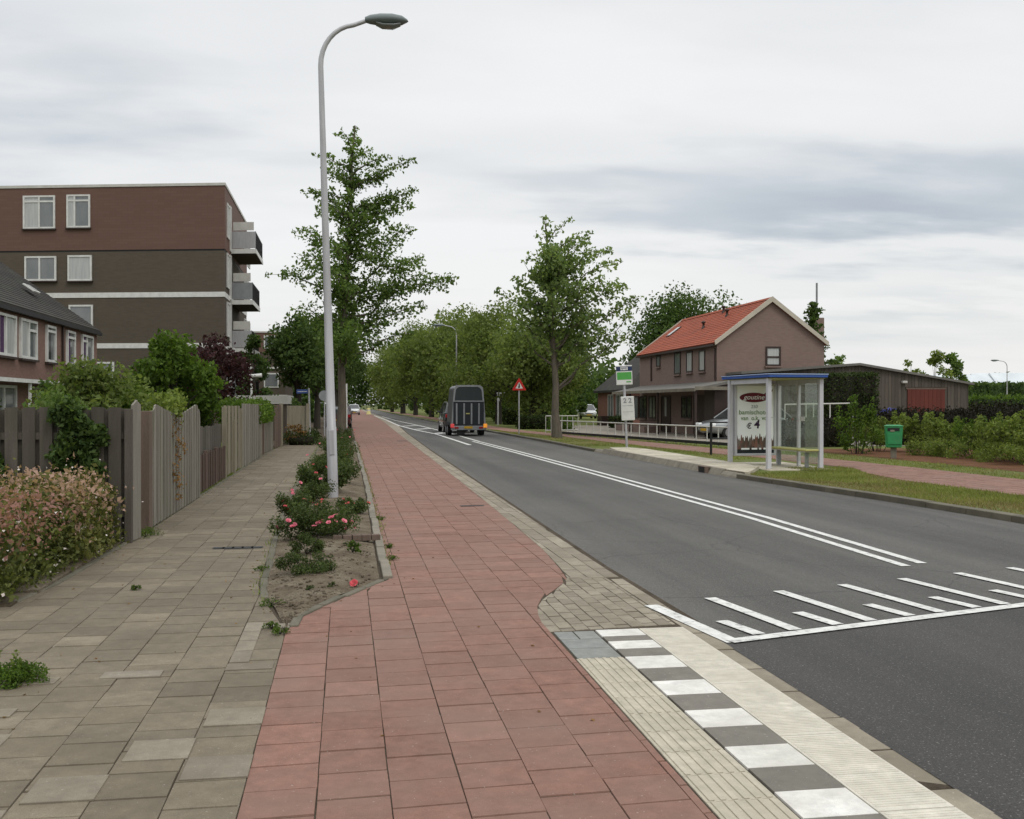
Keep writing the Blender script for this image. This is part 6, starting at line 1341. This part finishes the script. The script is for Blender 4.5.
# ================================================================== GRASS
def blades(name, label, pts, h, w, mat_, seed):
    rng = np.random.default_rng(seed); n = len(pts); an = rng.uniform(0, 6.28, n); hh = h * rng.uniform(.5, 1.3, n); d = np.stack([np.cos(an), np.sin(an), 0 * an], 1) * w / 2
    ln = rng.normal(size=(n, 3)) * h * .45; ln[:, 2] = hh
    V = np.stack([pts - d, pts + d, pts + ln], 1).reshape(-1, 3); me = bpy.data.meshes.new(name)
    me.vertices.add(3 * n); me.vertices.foreach_set('co', V.ravel()); me.loops.add(3 * n); me.loops.foreach_set('vertex_index', np.arange(3 * n, dtype=np.int32)); me.polygons.add(n)
    me.polygons.foreach_set('loop_start', np.arange(0, 3 * n, 3, dtype=np.int32)); me.polygons.foreach_set('loop_total', np.full(n, 3, np.int32)); me.materials.append(M[mat_]); me.update(calc_edges=True)
    o = bpy.data.objects.new(name, me); col.objects.link(o); return tag(o, label, None, None, 'stuff')
rng = np.random.default_rng(300); P = []
def scatter(n, y0, y1, L_, R_, dens=None):
    for _ in range(n):
        y = y0 + (y1 - y0) * rng.uniform() ** 1.3; a_, b_ = L_(y), R_(y)
        if b_ > a_: P.append((rng.uniform(a_, b_), y, VZ))
kin = lambda y: interp(ROAD_R, y) + .23
scatter(30000, 10, 22.3, kin, lambda y: interp(BR_L, y) - .02)
scatter(2600, 22.3, 24, lambda y: 10.5, lambda y: interp(BR_L, y) - .05)
scatter(9000, 37.3, 62, kin, lambda y: interp(BR_L, y) - .02)
scatter(2500, 27.8, 38, lambda y: 10.45, lambda y: interp(BR_L, y) - .02)
scatter(7000, 14, 33, lambda y: interp(BR_R, y) + .02, lambda y: 15.3)
scatter(3500, 33, 60, lambda y: interp(BR_R, y) + .02, lambda y: interp(BR_R, y) + .7)
P = np.asarray(P); pn = np.sin(P[:, 0] * 1.9 + 1.3 * np.sin(P[:, 1] * .7)) + np.sin(P[:, 1] * 1.15 + 2 * np.sin(P[:, 0] * .8)) + rng.normal(size=len(P)) * .55
blades('grass', 'short green mown grass on the far verge', P[pn > -.25], .055, .016, 'blade', 301)
blades('grass', 'dry straw-coloured patches in the grass of the far verge', P[(pn <= -.25) & (pn > -1.5)], .045, .015, 'straw', 303)
P2 = []
for _ in range(2600):
    y = rng.uniform(12.6, 40); P2.append((interp(PATH_L, y) - .02 + rng.normal() * .035, y, 0))
for _ in range(500):
    y = rng.uniform(8.6, 40); P2.append((interp(PLANT_L, y) - .06 + rng.normal() * .03, y, 0))
for _ in range(500):
    y = rng.uniform(9.6, 44); P2.append((interp(RED_L, y) + .02 + rng.normal() * .02, y, 0))
LP = []
for _ in range(90): y = rng.uniform(8, 26); LP.append((interp(PLANT_L, max(8, y)) - abs(rng.normal()) * .22 - .05, y, .004))
for _ in range(70): y = rng.uniform(9.5, 30); LP.append((interp(RED_L, y) + abs(rng.normal()) * .2 + .03, y, .004))
for _ in range(110): y = rng.uniform(9, 34); LP.append((interp(PATH_L, y) + abs(rng.normal()) * .18, y, .004))
for _ in range(60): LP.append((rng.uniform(-2.4, 1.3), rng.uniform(3.5, 12), .004))
foliage('fallen_leaves', np.asarray(LP), .026, 'leaf_autumn', None, rng, 4.0); tag(col.objects[-1] if False else bpy.data.objects['fallen_leaves'], 'dry leaf litter scattered along the path edges', None, None, 'stuff')
blades('grass', 'thin grass growing along the path edges', np.asarray(P2), .05, .010, 'leaf_olive', 302)

# ================================================================== SKY AND LIGHT
SUN_EL, SUN_AZ = R(50), R(150)         # azimuth measured from the road direction towards the right
w = bpy.data.worlds.new('World'); scene.world = w; w.use_nodes = True; nt = w.node_tree; N, L = nt.nodes, nt.links
bg = N['Background']; out = N['World Output']
sky = N.new('ShaderNodeTexSky'); sky.sky_type = 'NISHITA'; sky.sun_disc = False; sky.sun_elevation = SUN_EL; sky.sun_rotation = SUN_AZ; sky.air_density = 1.2; sky.dust_density = 2.5
L.new(sky.outputs[0], bg.inputs['Color']); bg.inputs['Strength'].default_value = .10
tc = N.new('ShaderNodeTexCoord'); sp = N.new('ShaderNodeSeparateXYZ'); L.new(tc.outputs['Generated'], sp.inputs[0])
def math_(op, a, b=None, clamp=False):
    n = N.new('ShaderNodeMath'); n.operation = op; n.use_clamp = clamp
    for s, v in ((n.inputs[0], a), (n.inputs[1], b)):
        if v is None: continue
        if isinstance(v, (int, float)): s.default_value = v
        else: L.new(v, s)
    return n.outputs[0]
zc = math_('MAXIMUM', sp.outputs[2], 0.0); dn = math_('ADD', zc, .10)
cx, cy = math_('DIVIDE', sp.outputs[0], dn), math_('DIVIDE', sp.outputs[1], dn)
cb = N.new('ShaderNodeCombineXYZ'); L.new(cx, cb.inputs[0]); L.new(cy, cb.inputs[1])
mp = N.new('ShaderNodeMapping'); mp.inputs['Location'].default_value = (3.1, 1.7, 0); mp.inputs['Rotation'].default_value = (0, 0, R(-9)); mp.inputs['Scale'].default_value = (.55, 1.0, 1); L.new(cb.outputs[0], mp.inputs[0])
n1 = noise(nt, .62, 5, .48, mp.outputs[0])
mp2 = N.new('ShaderNodeMapping'); mp2.inputs['Location'].default_value = (7.3, 4.2, 0); mp2.inputs['Scale'].default_value = (.7, 1.2, 1); L.new(cb.outputs[0], mp2.inputs[0])
n2 = noise(nt, 2.0, 5, .5, mp2.outputs[0])
el = math_('MULTIPLY', math_('ARCSINE', sp.outputs[2]), 57.2958); az = math_('MULTIPLY', math_('ARCTAN2', sp.outputs[0], sp.outputs[1]), 57.2958)
wob = math_('MULTIPLY', math_('SUBTRACT', n2, .5), 9.0)
def bank(e0, ew, a0, aw, amp):
    """a darker cloud bank round one elevation and bearing, ragged by the fine noise"""
    de = math_('DIVIDE', math_('SUBTRACT', math_('ADD', el, wob), e0), ew); da = math_('DIVIDE', math_('SUBTRACT', az, a0), aw)
    q = math_('ADD', math_('MULTIPLY', de, de), math_('MULTIPLY', da, da)); return math_('MULTIPLY', math_('EXPONENT', math_('MULTIPLY', q, -1.0)), amp)
dens = math_('ADD', math_('MULTIPLY', n1, .62), math_('MULTIPLY', n2, .24))
for bk in ((10.2, 2.2, 27, 16, .22), (12.5, 1.6, 14, 9, .12), (17.5, 4.0, -18, 14, .13), (6.0, 1.0, 30, 9, .07), (22, 3.0, 30, 14, .05)): dens = math_('ADD', dens, bank(*bk))
cloud = ramp(nt, dens, [(.34, (.93, .935, .94)), (.45, (.85, .862, .872)), (.56, (.62, .665, .715)), (.70, (.43, .485, .56))])
hz = ramp(nt, zc, [(.0, .8), (.08, .55), (.16, 0.0)])
cloud = mixc(nt, hz, cloud, (.93, .93, .91))
zen = ramp(nt, zc, [(.38, 1.0), (.62, 1.0), (1.0, 1.0)])
gain = N.new('ShaderNodeMapRange'); gain.inputs['From Min'].default_value = .40; gain.inputs['From Max'].default_value = .85; gain.inputs['To Min'].default_value = 1.0; gain.inputs['To Max'].default_value = 1.9; L.new(zc, gain.inputs['Value'])
bg2 = N.new('ShaderNodeBackground'); L.new(cloud, bg2.inputs['Color']); L.new(gain.outputs[0], bg2.inputs['Strength'])
mx = N.new('ShaderNodeMixShader'); mx.inputs[0].default_value = .93
L.new(bg.outputs[0], mx.inputs[1]); L.new(bg2.outputs[0], mx.inputs[2]); L.new(mx.outputs[0], out.inputs['Surface'])
sd = bpy.data.lights.new('sun', 'SUN'); sd.energy = .9; sd.angle = R(18); sd.color = (1, .965, .91)
so = bpy.data.objects.new('sun', sd); scene.collection.objects.link(so)
dv = Vector((math.sin(SUN_AZ) * math.cos(SUN_EL), math.cos(SUN_AZ) * math.cos(SUN_EL), math.sin(SUN_EL))); so.rotation_euler = dv.to_track_quat('Z', 'Y').to_euler()
vs_ = scene.view_settings; scene.display_settings.display_device = 'sRGB'; vs_.view_transform = 'Standard'; vs_.look = 'None'; vs_.exposure = 0.0; vs_.gamma = 1.0
cy_ = scene.cycles if hasattr(scene, 'cycles') else None
scene.render.engine = 'CYCLES'; scene.cycles.max_bounces = 6; scene.cycles.transparent_max_bounces = 12; scene.cycles.use_denoising = True
scene.cycles.caustics_reflective = False; scene.cycles.caustics_refractive = False
